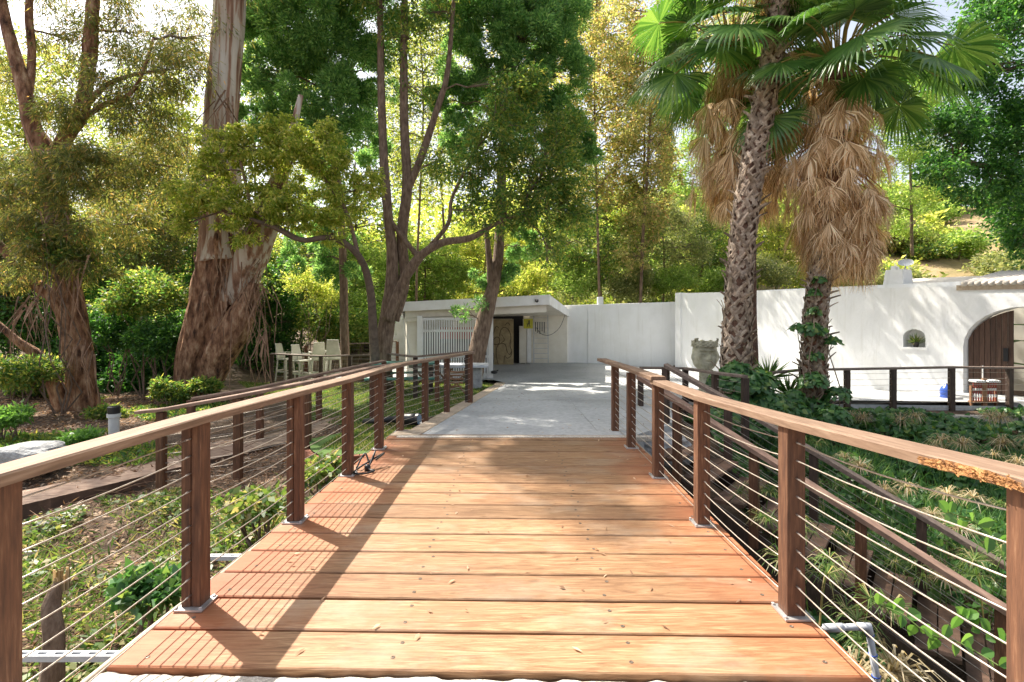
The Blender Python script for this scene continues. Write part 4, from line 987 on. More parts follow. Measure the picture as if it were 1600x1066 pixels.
def rockobj(label, c, s, seed, m='rock'):
    b = MB(); n, k = 22, 14
    for j in range(k+1):
        for i in range(n):
            th = 2*math.pi*i/n; ph = math.pi*j/k; d = Vector((math.cos(th)*math.sin(ph), math.sin(th)*math.sin(ph), math.cos(ph)))
            e = Vector([math.copysign(abs(a)**.62, a) for a in d]); r = 1+.16*mnoise.noise(d*1.7+Vector((seed,0,0)))+.05*mnoise.noise(d*5+Vector((seed,0,0)))
            b.v.append((c[0]+e.x*s[0]*r, c[1]+e.y*s[1]*r, c[2]+e.z*s[2]*r))
    for j in range(k):
        for i in range(n): b.f.append((j*n+i, j*n+(i+1)%n, (j+1)*n+(i+1)%n, (j+1)*n+i)); b.m.append(0)
    return tag(b.build('boulder' if s[0] > .2 else 'stone', M[m]), label, 'rock')
x, y, _ = P(45, 700, 7.2); rockobj('large grey flat-topped boulder lying on the slope under the old trunk', (x-.02, y, -.44), (.44,.34,.20), 3)
x, y, _ = P(60, 762, 5.6); rockobj('small pale grey stone half buried in leaf litter by the path', (x, y+.15, H(x,y)+.02), (.13,.10,.07), 9)
x, y, _ = P(1022, 690, 7.3); rockobj('large rounded grey rock between the bridge end and the stair posts', (2.05, 7.15, -.30), (.42,.36,.22), 13)
b = MB(); x, y = -4.9, 5.2; b.box((x, y, H(x,y)+.03), (.16,.03,.05), .3); tag(b.build('litter_scrap', M['pvc']), 'scrap of white plastic lying in the brown leaf litter', 'scrap')
# brick edging and turf strip beside the bridge end
ed = thing('brick_edging', 'row of upright red bricks edging the turf beside the bridge', 'edging', (-2.2,6.2,-.3))
b = MB(); q, _ = smooth_path([(-2.62,6.55,0),(-2.35,6.20,0),(-2.0,6.25,0),(-1.66,6.42,0)], [1]*4, 3)
tot = 0
for a, c in zip(q[:-1], q[1:]):
    m_ = (a+c)/2; an = math.atan2(c.y-a.y, c.x-a.x); b.box((m_.x, m_.y, -.27), ((c-a).length*.93, .07, .22), an)
b.build('bricks', M['brick'], ed, bevel=.006)
b = MB(); b.poly([(-2.9,7.3,-.2),(-2.60,6.62,-.18),(-2.34,6.28,-.17),(-2.0,6.33,-.17),(-1.62,6.5,-.17),(-1.5,7.0,-.17),(-1.5,7.9,-.18),(-2.1,8.4,-.22)]); o = b.build('lawn', M['turf']); tag(o, kind='structure')

def stump():
    x, y = -2.32, 2.55; z = -.98
    T = thing('tree_stump', 'broken splintered dead stump in the brush under the railing', 'stump', (-2.3,2.5,-1.4))
    pts = [P(72,1240,2.75), P(80,1080,2.72), P(84,1000,2.75), P(80,945,2.80), P(96,905,2.85)]; b = MB()
    q, r = smooth_path(pts, [.062,.05,.046,.042,.024], 5); b.tube(q, r, n=16, ridge=.25, seed=3); b.build('trunk', M['bark'], T, smooth=True)
    b = MB(); t = Vector(pts[-1])
    for k in range(26): 
        a = k*2.4; b.beam(t+Vector((math.cos(a)*.03, math.sin(a)*.03, -.06)), t+Vector((math.cos(a)*.03, math.sin(a)*.03, random.uniform(-.02,.08))), .012, .005)
    b.build('splinters', M['L_tan'], T)
stump()
def stone_head():
    px, d = 1101, 12.4
    cx, cy, _ = P(px, 550, d); zt = 1.5-(533-500)*d/800; zb = 1.5-(578-500)*d/800; h = zt-zb
    T = thing('head_planter', 'weathered stone planter carved as a serene face with closed eyes by the wall', 'planter', (cx, cy, zb))
    b = MB(); n, k = 128, 84; rw = .29
    def g(a, b_, s, t): return math.exp(-(a/s)**2-(b_/t)**2)
    for j in range(k+1):
        t = j/k; z = zb+h*t
        prof = .62+.38*math.sin(math.pi*min(1,(t*.62+.02)))**.6 if t < .8 else 1.0
        prof = (.55+.45*(1-(1-min(1,t/.30))**2.4))*(1-.05*math.cos(6.28*t))
        for i in range(n):
            a = 2*math.pi*i/n-math.pi; # a=0 faces camera
            u = a*1.0; r = rw*prof
            v = t
            f = 0
            f += .060*g(u, v-.42, .20, .07)+.045*g(u, v-.54, .12, .15)          # nose
            f += .030*g(u, v-.26, .28, .035)+.026*g(u, v-.20, .22, .03)-.02*g(u, v-.23, .25, .012)   # lips
            f += .05*g(u, v-.08, .32, .08)                                      # chin
            for s_ in (-1,1):
                f += .030*g(u-s_*.44, v-.56, .20, .04)-.055*g(u-s_*.42, v-.57, .34, .09) - .014*g(u-s_*.44, v-.53, .24, .014)
                f += .032*g(u-s_*.42, v-.695, .36, .03)+.03*g(u-s_*.62, v-.36, .26, .12)
                f += .05*g(u-s_*1.45, v-.45, .12, .16)
            if v > .80: f += .028+.014*math.sin(u*16)*math.sin((v-.8)*60)        # curls of the hair band
            r += f*1.25
            b.v.append((cx+r*math.sin(a)*.95+.0, cy-r*math.cos(a), z+ (.02*math.sin(a*9) if j == k else 0)))
    for j in range(k):
        for i in range(n): b.f.append((j*n+i, j*n+(i+1)%n, (j+1)*n+(i+1)%n, (j+1)*n+i)); b.m.append(0)
    b.f.append(tuple(range(n))); b.m.append(0)
    i0 = len(b.v)
    for i in range(n):
        v = b.v[k*n+i]; b.v.append((cx+(v[0]-cx)*.8, cy+(v[1]-cy)*.8, v[2]-.05))
    for i in range(n): b.f.append((k*n+i, k*n+(i+1)%n, i0+(i+1)%n, i0+i)); b.m.append(0)
    b.f.append(tuple(i0+i for i in range(n))); b.m.append(0)
    b.build('face', M['stone'], T, smooth=True)
    b = MB()
    for a in (-1.1,-.9,1.0): b.tube([(cx+.28*math.sin(a),cy-.25*math.cos(a),zt-.03),(cx+.31*math.sin(a),cy-.27*math.cos(a),zt+.05),(cx+.27*math.sin(a)-.02,cy-.22,zt+.07)], [.03,.025,.012], n=8)
    b.build('crest', M['stone'], T, smooth=True)
    b = MB(); b.lathe((cx,cy,-.33), [(.26,0),(.26,.05),(.15,.09),(.13,.2),(.13,zb+.33-.06),(.2,zb+.33-.02),(.2,zb+.33)], n=20); tag(b.build('pedestal', M['stone'], smooth=False), 'round stone pedestal carrying the carved head planter', 'pedestal')
stone_head()
def croquet():
    z = -.34; d = 10.9; T = thing('croquet_stand', 'wooden croquet stand holding red-striped mallets beside the patio fence', 'croquet set', (9.9, d, z))
    x0 = P(1517,600,d)[0]; x1 = P(1556,600,d)[0]; y = d
    b = MB(); b.box(((x0+x1)/2, y, z+.10), (x1-x0, .16, .03)); b.box(((x0+x1)/2, y+.02, z+.40), (x1-x0, .04, .03)); b.box(((x0+x1)/2, y-.02, z+.3), (.09,.05,.60)); b.build('frame', M['teak'], T)
    for e in (x0, x1): b = MB(); b.box((e, y, z+.22), (.03,.05,.44)); b.build('side_panel', M['teak'], T)
    xs = [x0+.03+k*(x1-x0-.06)/9 for k in range(10)]
    for k, x in enumerate(xs):
        if k in (4,): continue
        b = MB(); b.tube([(x,y-.03,z+.10),(x,y-.03,z+.52)], .013, n=8); m_ = b.build('mallet_handle', M['mallet'], T)
        b = MB(); b.tube([(x,y-.12,z+.54),(x,y+.06,z+.54)], .028, n=10); b.build('mallet_head', M['pvc'], T)
        b = MB(); b.lathe((x,y-.03,z+.20), [(.016,0),(.016,.06)], n=8); b.lathe((x,y-.03,z+.34), [(.016,0),(.016,.05)], n=8); b.build('white_band', M['pvc'], T)
    b = MB(); x = P(1537,600,d)[0]; b.tube([(x,y+.02,z+.1),(x,y+.02,z+.86)], .014, n=8); b.build('centre_peg', M['pvc'], T)
croquet()
def jug():
    x, y, _ = P(1479, 600, 11.9); z = -.36
    T = thing('water_bottle', 'blue water bottle on the patio near the arched gate', 'bottle', (x, y, z))
    b = MB(); prof = [(.10,0),(.125,.02),(.125,.09),(.118,.10),(.118,.13),(.125,.14),(.125,.24),(.10,.30),(.04,.34),(.035,.38)]; b.lathe((x,y,z), prof, n=18); b.build('body', M['blue'], T, smooth=True)
    b = MB(); b.lathe((x,y,z+.38), [(.042,0),(.042,.03)], n=12); b.build('cap', M['pvc'], T)
jug()
b = MB(); x, y, _ = P(1493,620,11.6); b.box((x,y,-.30), (.26,.16,.12), .3); tag(b.build('stone_block', M['conc'], bevel=.01), 'small pale concrete block behind a fence post near the blue bottle', 'block')

# ------------------------------------------------------------------ palms
def fan(mb_v, mb_f, hub, out, upv, R_, nseg=26, span=R(235), split=.48, droop=.25, seg_w=.9, hang=.35, cup=.12, jit=0.):
    """costapalmate leaf: pleated disc that splits into drooping strips"""
    out = Vector(out).normalized(); upv = Vector(upv); side = out.cross(upv).normalized(); nrm = side.cross(out).normalized()
    for k in range(nseg):
        a = -span/2+span*(k+.5)/nseg+random.uniform(-.01,.01); da = span/nseg*.5
        r = R_*(.72+.28*math.cos(a*.62))*random.uniform(.93,1.05)
        d0 = out*math.cos(a)+side*math.sin(a); tang = -out*math.sin(a)+side*math.cos(a)
        rs = [.03, split*.5, split, split+(1-split)*.5, 1.0]; prev = None
        hj = random.uniform(.7, 1.4)*(1 if not jit else random.uniform(.4,1.1)); jx = random.gauss(0, 1)*jit; tw = random.uniform(-.3,.3)
        for i, q in enumerate(rs):
            rr = r*q; w = rr*math.tan(da) if q <= split else r*split*math.tan(da)*(1-(q-split)/(1-split)*.93)*seg_w
            if q <= split: c = hub+d0*rr+nrm*(-cup*rr*abs(math.sin(a)))
            else:
                e = (q-split)/(1-split); hg = min(.97, hang*hj*(.55+.45*e)); c = cs_+(d0*(1-hg)+Vector((0,0,-1))*hg).normalized()*(rr-r*split)+tang*jx*e*e*r
            if q == split: cs_ = c
            pl = .18*w
            if q > split: L_ = c-tang*w+nrm*pl*tw; R2 = c+tang*w-nrm*pl*tw; Cc = c+nrm*pl*.4
            else: L_ = c-tang*w-nrm*pl; R2 = c+tang*w-nrm*pl; Cc = c+nrm*pl*1.4
            row = (L_, Cc, R2)
            if prev is not None:
                i0 = len(mb_v)
                if prev_idx is None:
                    for p in prev: mb_v.append(tuple(p))
                    prev_idx = i0; i0 += 3
                for p in row: mb_v.append(tuple(p))
                mb_f.append((prev_idx, prev_idx+1, i0+1, i0)); mb_f.append((prev_idx+1, prev_idx+2, i0+2, i0+1)); prev_idx = i0
            else: prev_idx = None
            prev = row
def palm(name, label, trunk, crown, fronds, skirt, trunkm, boots=True, bootrange=(0,1), seed=1, bootscale=1.0):
    """trunk: [(px,py,d,width_px)], crown: centre point, fronds: list (azimuth deg, elevation deg, petiole length, fan radius)"""
    random.seed(seed); base = P(*trunk[0][:3]); T = thing(name, label, 'palm tree', base)
    pts = [P(*q[:3]) for q in trunk]; rad = [q[3]*.5*q[2]/800*.80 for q in trunk]; pts, rad = smooth_path(pts, rad, 10)
    b = MB(); b.tube(pts, [r*.86 for r in rad], n=20, ridge=.12, seed=seed, ridgef=2.5); b.build('trunk', M[trunkm], T, smooth=True)
    # criss-cross old leaf bases
    if boots:
        b = MB(); L = 0; cum = [0]
        for a, c in zip(pts[:-1], pts[1:]): L += (c-a).length; cum.append(L)
        def at(s):
            s = max(0, min(L-1e-4, s)); i = max(k for k in range(len(cum)) if cum[k] <= s); i = min(i, len(pts)-2)
            t = (s-cum[i])/(cum[i+1]-cum[i]); return pts[i].lerp(pts[i+1], t), rad[i]+(rad[i+1]-rad[i])*t
        s = L*bootrange[0]; row = 0
        while s < L*bootrange[1]:
            for k in range(7):
                for sg in (-1, 1):
                    a0 = 2*math.pi*(k+.5*(row%2))/7+random.uniform(-.22,.22); n = 4; prev = None
                    h = .17*bootscale*random.uniform(.6,1.7); da = .55*random.uniform(.8,1.2); w0 = .042*bootscale*random.uniform(.8,1.3)
                    lift0 = random.uniform(0, .012); lift1 = random.uniform(.012,.045) if random.random() < .86 else random.uniform(.07,.20)
                    for i in range(n+1):
                        t = i/n; c, r = at(s+h*t); an = a0+sg*da*(1-t); e = Vector((math.cos(an), math.sin(an), 0)); tg = Vector((-math.sin(an), math.cos(an), 0))
                        rr = r*.88+lift0+(lift1-lift0)*t*t; cc = c+e*rr; w = w0*(1-.45*t)
                        up = (tg*(-sg)*.55+Vector((0,0,.8))).normalized(); sd = up.cross(e).normalized()
                        row_ = (cc-sd*w, cc+e*.012, cc+sd*w)
                        if prev: b.quad(prev[0], prev[1], row_[1], row_[0]); b.quad(prev[1], prev[2], row_[2], row_[1])
                        prev = row_
            s += .105*bootscale; row += 1
        # weld quads of a strap are separate faces; merge them so that each strap is one island
        o = b.build('leaf_bases', M['boot'], T)
        import bmesh
        bm = bmesh.new(); bm.from_mesh(o.data); bmesh.ops.remove_doubles(bm, verts=bm.verts, dist=.0002); bm.to_mesh(o.data); bm.free()
    C = Vector(crown); V, F = [], []; pet = MB()
    for az, el, pl, fr in fronds:
        az = R(az); el = R(el); d = Vector((math.cos(az)*math.cos(el), math.sin(az)*math.cos(el), math.sin(el)))
        mid = C+d*pl*.55; hub = C+d*pl+Vector((0,0,-.10*pl*pl)); dirn = (hub-mid).normalized()
        s0 = C+Vector((math.cos(az)*.10, math.sin(az)*.10, -.05)); q, _ = smooth_path([s0, mid+Vector((0,0,.04)), hub], [.022,.015,.010], 4)
        pet.tube(q, [.022-.012*i/(len(q)-1) for i in range(len(q))], n=6)
        tip = (dirn+Vector((0,0,-.35))).normalized(); upv = Vector((0,0,1)) if abs(tip.z) < .85 else Vector((math.cos(az), math.sin(az), 0))
        roll = random.uniform(-.5,.5); sd = tip.cross(upv).normalized(); upv = (upv*math.cos(roll)+sd*math.sin(roll))
        fan(V, F, hub, tip, upv, fr, nseg=34, hang=.40, split=.55)
    npmesh('crown', np.array([tuple(p) for p in V]), np.array(F), M['L_palm'], T)
    pet.build('petioles', M['petiole'], T, smooth=True)
    # skirt of dead fronds
    V, F = [], []; pet = MB()
    for (px, py, d, n, rx, len_, fr) in skirt:
        c0 = Vector(P(px, py, d))
        for k in range(n):
            an = 2*math.pi*(k*0.618)+random.uniform(-.2,.2); e = Vector((math.cos(an), math.sin(an), 0)); r_ = rx*random.uniform(.55,1.05)
            top = c0+e*rx*.25+Vector((0,0,random.uniform(-.1,.1))); hub = c0+e*r_+Vector((0,0,-random.uniform(.15,1)*len_))
            if random.random() < .5: pet.tube([top, (top+hub)/2+e*.06, hub], [.013,.011,.009], n=5)
            tip = (Vector((0,0,-1))+e*random.uniform(-.02,.30)).normalized()
            fan(V, F, hub, tip, e, fr*random.uniform(.8,1.25), nseg=24, span=R(random.uniform(70,125)), hang=random.uniform(.55,.95), split=random.uniform(.25,.5), cup=-.45, seg_w=.8, jit=.16)
    npmesh('dead_frond_skirt', np.array([tuple(p) for p in V]), np.array(F), M['L_dead'], T)
    if pet.v: pet.build('dead_petioles', M['petdead'], T, smooth=True)
    return T
def rosette(n, seed, el0=-35, el1=70, pl=(.7,1.3), fr=(.6,.95)):
    random.seed(seed); return [((k*137.5+random.uniform(-12,12)), el0+(el1-el0)*((k+.5)/n)**.9+random.uniform(-8,8), random.uniform(*pl), random.uniform(*fr)) for k in range(n)]
# leaning clean trunk in front
palm('palm_tree', 'tall palm with a bare grey criss-cross patterned trunk leaning slightly to the right', [(1148,640,9.5,66),(1150,560,9.5,60),(1155,440,9.5,52),(1164,340,9.6,50),(1180,240,9.7,50),(1198,140,9.8,44),(1213,40,9.9,38),(1222,-60,10,40),(1228,-130,10,44)],
     P(1228,-150,10), rosette(26, 3, -40, 75), [(1228,-90,10,34,.42,1.0,.75),(1222,40,9.98,6,.22,.5,.5)], 'palmtrunk', seed=5)
# second palm right behind it, its trunk hidden, its green crown to the left
palm('palm_tree', 'palm behind the leaning one with dark fans spreading left over a brown skirt', [(1168,640,11.4,52),(1166,500,11.4,44),(1164,300,11.4,42),(1160,120,11.4,46),(1158,60,11.4,50)],
     P(1140,75,11.4), rosette(46, 11, -42, 65, (1.0,1.9), (.85,1.2)), [(1158,90,11.4,36,.6,.7,.8),(1160,160,11.4,56,.95,.9,.8),(1160,230,11.4,56,1.05,.9,.75),(1165,285,11.4,30,.85,.5,.65)], 'palmtrunk', boots=False, seed=6)
palm('palm_tree', 'shorter palm with a full skirt of hanging tan dead fans above an ivy-clad reddish trunk', [(1270,645,9.6,60),(1272,560,9.6,50),(1276,470,9.6,44),(1290,380,9.65,40),(1300,250,9.7,40),(1306,150,9.75,46),(1308,90,9.8,52)],
     P(1310,95,9.8), rosette(46, 21, -40, 80, (.8,1.6), (.75,1.05))+[(-92,-38,.95,.62),(-15,12,1.9,1.0),(0,2,1.9,1.0),(8,18,2.2,1.1)], [(1306,110,9.75,26,.42,.55,.55),(1305,160,9.75,34,.62,.55,.65),(1305,215,9.75,44,.82,.55,.70),(1305,270,9.7,56,.80,.65,.62),(1308,315,9.7,56,.72,.6,.58),(1310,355,9.7,50,.60,.5,.58),(1312,385,9.7,40,.48,.35,.56)], 'palmred', bootrange=(.0,.45), seed=7, bootscale=.8)
random.seed(17)
# ------------------------------------------------------------------ big trees
def strips_part(T, spots, n=60, col='strip'):
    """loose hanging ribbons of bark: spots (px,py,d,spread px,len px)"""
    b = MB()
    for (px, py, d, sp, ln) in spots:
        for k in range(n):
            a = Vector(P(px+random.gauss(0, sp*.5), py+random.gauss(0, sp*.25), d+random.uniform(-.5, .1))); L = ln*d/800*random.uniform(.3, 1.1); w = random.uniform(.008, .028)
            tip = a+Vector((random.uniform(-.3,.3)*L, random.uniform(-.15,.15)*L, -L)); mid = (a+tip)/2+Vector((random.uniform(-.2,.2)*L, random.uniform(-.2,.05)*L, random.uniform(-.05,.25)*L))
            s = Vector((random.uniform(.4,1), random.uniform(-.7,.7), 0)).normalized()*w; pts = [a, (a+mid)/2+Vector((0,0,.02)), mid, (mid+tip)/2, tip]
            for i in range(4):
                f0 = 1-.7*i/4; f1 = 1-.7*(i+1)/4; b.quad(pts[i]-s*f0, pts[i]+s*f0, pts[i+1]+s*f1, pts[i+1]-s*f1)
    b.build('bark_strips', M[col], T)

T = tree('eucalyptus_tree', 'old grey-brown eucalyptus with several twisted stems at the far left behind the boulder', 'tree',
 [[(132,655,11.5,76),(128,600,11.5,62),(124,560,11.5,58),(112,480,11.5,54),(96,400,11.4,50),(86,320,11.4,46),(74,250,11.4,44),(52,200,11.3,36),(40,150,11.2,32),(24,90,11.2,27),(6,20,11.2,22),(-10,-90,11.2,14)],
  [(104,640,11.4,48),(84,600,11.3,34),(62,560,11.2,26),(30,535,11,18),(-10,500,10.9,12)],
  [(112,520,11.5,34),(88,470,11.3,28),(52,440,11.2,26),(14,400,11,22),(-30,350,10.9,18)],
  [(76,262,11.4,34),(104,212,11.4,34),(126,175,11.5,34),(136,120,11.6,32),(143,50,11.6,30),(147,-30,11.7,26),(152,-200,11.8,14)],
  [(42,160,11.2,18),(50,90,11.4,18),(46,20,11.4,16),(52,-80,11.5,10)],
  [(128,170,11.5,16),(165,135,11.3,13),(205,118,11.1,10),(260,110,11,6)],
  [(124,190,11.5,16),(160,165,11.2,13),(210,140,11,9),(240,60,11,6)]],
 [(200,50,11.8,62,.8),(262,110,11.2,58,.8),(225,190,11.4,62),(160,280,11.0,55,.9),(270,260,12.2,62),(98,60,11.8,50,.6),(20,130,11.8,50,.6),(30,300,11,50),(310,60,12.5,60,.7),(190,-70,11.8,80,.7),(40,-90,11.6,90,.6),(330,-80,12,70,.6),(235,-440,10.5,60,.5),(300,-330,10.8,50,.4),(110,360,10.8,40,1.3),(70,270,10.7,44,1.2),(130,250,10.8,40,1.2),(60,400,10.6,36,1.2),(100,180,10.9,36,1),(140,410,10.9,36,1.2),(40,350,10.6,30,1.2),(200,350,12,50),(20,430,11,34,.8),(150,130,11,45,.6)],
 M['euc'], M['L_euc'], n=78000, L=.13, Wd=.022, droop=.9, sub=30, subr=.30, ridge=.28, barkn=22, up=.1, ws=.62)
strips_part(T, [(110,420,11,40,120),(60,470,10.9,40,110),(130,540,11.1,30,90),(80,330,11,30,100)], 26)

T = thing('eucalyptus_tree', 'massive leaning eucalyptus with a shaggy brown base and pale peeling upper trunk', 'tree', P(320,640,12.5))
b = MB()
mainp = [(304,662,12.5,74),(308,618,12.5,66),(315,567,12.5,76),(334,503,12.5,86),(348,445,12.5,92),(352,410,12.5,86),(348,370,12.5,66),(346,300,12.5,60),(345,240,12.5,54),(346,180,12.5,50),(351,110,12.5,49),(357,40,12.5,48),(362,-60,12.5,44),(366,-220,12.5,34)]
pts, rad = smooth_path([P(*q[:3]) for q in mainp[:7]], [q[3]*.5*q[2]/800 for q in mainp[:7]], 10)
b.tube(pts, [r*.86 for r in rad], n=64, ridge=.26, seed=11, ridgef=3.2); b.build('lower_trunk', M['euc'], T, smooth=True)
b = MB(); pts, rad = smooth_path([P(*q[:3]) for q in mainp[5:]], [q[3]*.5*q[2]/800*.93 for q in mainp[5:]], 8)
b.tube(pts, rad, n=36, ridge=.12, seed=15, ridgef=2.0)
q2 = [(366,470,12.35,46),(384,425,12.2,48),(396,392,12.0,50),(412,350,11.9,46),(424,318,11.9,36),(440,270,12,22),(452,225,12.1,12),(470,150,12.4,8)]
pts, rad = smooth_path([P(*q[:3]) for q in q2], [q[3]*.5*q[2]/800 for q in q2], 6); b.tube(pts, rad, n=24, ridge=.08, seed=19)
b.build('upper_trunk', M['eucpeel'], T, smooth=True)
b = MB(); q3 = [(322,608,12.3,34),(342,560,12.2,44),(362,522,12.05,46),(378,492,12.0,38),(390,465,12.0,26),(398,442,12.0,12)]
pts, rad = smooth_path([P(*q[:3]) for q in q3], [q[3]*.5*q[2]/800 for q in q3], 7); b.tube(pts, rad, n=26, ridge=.24, seed=23, ridgef=2)
b.build('buttress', M['euc'], T, smooth=True)
strips_part(T, [(392,410,12.0,24,120),(350,402,12.0,34,90),(405,450,12,20,150),(408,520,11.9,16,100),(340,440,12,40,70)], 14)
strips_part(T, [(352,150,12.2,22,130),(346,260,12.1,24,120)], 16)
parts = []
for bl in [(400,-160,12.5,90),(330,-260,12,120),(450,-260,13,110),(345,-240,11.3,70),(400,-250,11.4,60)]:
    lf, sc = clump_leaves(P(*bl[:3]), bl[3]*bl[2]/800, 4600, .17, .05, 1.0, 20, .20); parts.append(lf)
v, f = join(parts); npmesh('crown', v, f, M['L_euc'], T)

# fern pines
tree('fern_pine', 'dense dark green feathery tree standing between the big eucalyptus and the twin trunks', 'tree',
 [[(541,600,15.2,17),(538,500,15.2,16),(536,420,15.2,15),(532,330,15.2,14),(520,230,15.2,14),(505,120,15.2,13),(500,0,15.2,10),(500,-100,15.2,6)]],
 [(430,50,15,66),(500,30,14.6,80),(565,110,15,58),(455,140,14.8,62),(530,170,14.6,62),(395,110,14.6,42),(400,185,14.4,36),(565,30,15.4,66),(485,215,14.9,50),(440,-60,15,80),(540,-80,15,90),(560,215,15.6,42),(395,20,15,40),(510,330,15.6,34,.6),(535,410,15.8,44,.6),(480,400,15.8,44,.6)],
 M['bark'], M['L_fern'], n=210000, L=.115, Wd=.036, kind='tuft')
tree('fern_pine', 'bushy bright green feathery tree with the dark leaning trunk in front of the slatted screen', 'tree',
 [[(738,592,14.3,40),(748,540,14.3,32),(762,480,14.4,28),(776,420,14.5,22),(782,340,14.8,18),(786,200,15.2,16),(790,60,15.4,14),(792,-60,15.4,8)],
  [(768,455,14.4,16),(764,400,14.4,12),(758,350,14.6,9)]],
 [(750,30,15.4,58),(825,55,15,62),(725,105,15,44),(870,120,15.2,48),(800,-30,15.4,72),(880,200,15.2,44),(704,155,15.2,36),(860,10,15.6,56),(905,240,15,36),(720,215,15.4,34),(700,40,15.8,40),(790,150,15.8,52),(830,190,15.8,50),(790,420,14.6,22,.8),(718,492,14.1,15,.25),(748,476,14.1,12,.25),(820,385,15,30,.7),(750,440,14.6,18,.7)],
 M['bark'], M['L_fern'], n=210000, L=.115, Wd=.036, kind='tuft')

# twin trunk tree with arching branch
tree('twin_trunk_tree', 'tall twin-trunked tree with a long branch arching right, pale strip up its left side', 'tree',
 [[(600,606,13.2,48),(598,560,13.2,40),(604,510,13.2,38),(612,450,13.2,34),(612,390,13.2,26),(606,330,13.2,22),(600,250,13.3,20),(596,150,13.4,18),(594,40,13.5,15),(592,-80,13.6,10)],
  [(614,500,13.3,30),(632,440,13.3,26),(628,370,13.4,26),(636,290,13.5,24),(632,200,13.6,20),(631,100,13.6,18),(632,0,13.7,15),(634,-120,13.8,9)],
  [(636,300,13.5,16),(660,240,13.5,17),(680,180,13.5,15),(698,120,13.6,13),(706,40,13.7,10),(715,-80,13.8,6)],
  [(606,500,13.0,26),(628,445,12.9,22),(652,405,12.8,20),(690,380,12.7,18),(735,372,12.6,16),(775,350,12.6,10),(820,330,12.6,6)],
  [(634,438,12.9,14),(668,390,12.8,12),(700,350,12.7,10),(706,310,12.7,8),(730,260,12.7,6)],
  [(610,345,13.2,12),(640,385,13.0,12),(655,402,12.9,12)]],
 [(770,230,12.7,50),(835,250,12.8,52),(800,160,12.9,46),(735,270,12.6,40),(880,270,12.9,44),(850,330,12.8,48),(790,330,12.6,46),(900,330,13,34),(830,130,13,32),(740,330,12.7,34,.7),(880,200,13,36),(640,60,13.6,50,.35),(670,20,13.7,50,.35),(600,10,13.4,44,.3),(690,260,13.2,34,.5),(650,140,14,40,.3),(620,-70,13.4,60,.5),(690,-50,13.6,60,.5),(560,-50,13.2,60,.5),(740,-110,14,60,.5),(500,-120,13.4,60,.5),(560,-190,13.4,60,.5),(860,390,12.8,32,.6)],
 M['bark'], M['L_mix'], n=40000, L=.11, Wd=.045, droop=.4, sub=30, subr=.26, ridge=.12, barkn=18, ws=.66)
tree('leafy_branching_tree', 'sunlit yellow-green small tree spreading in front of the big eucalyptus', 'tree',
 [[(588,604,12.7,20),(584,530,12.6,17),(578,450,12.4,15),(560,400,12.0,13),(520,372,11.7,11),(470,375,11.4,10),(420,352,11.2,8),(350,330,11,6)],
  [(560,400,12.0,9),(540,330,11.8,8),(500,270,11.6,7),(470,220,11.5,5)],
  [(470,375,11.4,7),(400,330,11.2,6),(380,270,11,5),(370,220,11,4)]],
 [(350,225,11,36),(400,235,11.2,40),(455,255,11.4,44),(515,250,11.6,40),(300,310,11,34),(350,320,11.1,38),(410,320,11.2,40),(470,320,11.4,42),(535,315,11.7,36),(575,290,11.9,30),(440,205,11.3,30),(510,210,11.6,26),(380,365,11.2,26,.8),(330,265,11,28),(285,355,11,20,.8),(520,365,11.8,26,.5)],
 M['twig'], M['L_lime'], n=32000, L=.085, Wd=.045, droop=.7, sub=34, subr=.19, ridge=.05)
tree('leaning_tree', 'fine yellow-green leafed tree added leaning forward to shade the white wall beside the left palm fronds', 'tree',  # extra tree, crown shaped forward to break the sun on the side wall
 [[(1000,500,22.2,7),(1004,380,22.0,6),(1012,260,21.2,6),(1018,150,20.0,5),(1024,60,19.0,5),(1030,-40,18.2,3)]],
 [(1020,60,18.6,42),(960,100,19.2,38),(1030,160,19,34),(985,15,18.6,42),(1050,-30,18,46),(925,40,19.6,36),(1085,20,18,46),(1035,220,19.8,30),(1075,110,18.2,34),(985,190,19.8,34),(1110,-60,17.4,50),(1150,20,17.2,40),(1130,105,15.8,38),(1175,40,16,44),(1085,165,16.6,34),(1110,60,15.2,36),(1010,330,21.4,26),(990,400,22,30),(1020,270,21,26)],
 M['bark'], M['L_yel'], n=24000, L=.12, Wd=.06, droop=.5, sub=26, subr=.24)
# dark overhanging tree on the right
tree('overhanging_tree', 'dense dark green broad tree overhanging from the right side above the gate', 'tree',
 [[(1790,640,14,60),(1780,450,14,52),(1740,300,13.8,44),(1690,180,13.6,34),(1640,80,13.4,22)], [(1740,300,13.8,24),(1660,290,13.5,18),(1580,270,13.3,12),(1500,250,13.2,7)]],
 [(1565,110,13.4,60),(1505,190,13.2,50),(1585,230,13.4,66),(1545,285,13.2,44),(1620,345,13.4,50),(1470,265,13,36),(1460,200,13.4,34),(1560,40,13.6,56),(1640,160,13.6,80),(1640,300,13.8,80),(1680,60,13.8,80),(1500,110,13.6,36,.8),(1605,395,13.0,24,.7),(1620,-40,13.8,90)],
 M['bark'], M['L_dark'], n=62000, L=.10, Wd=.06, droop=.35, sub=26, subr=.28)

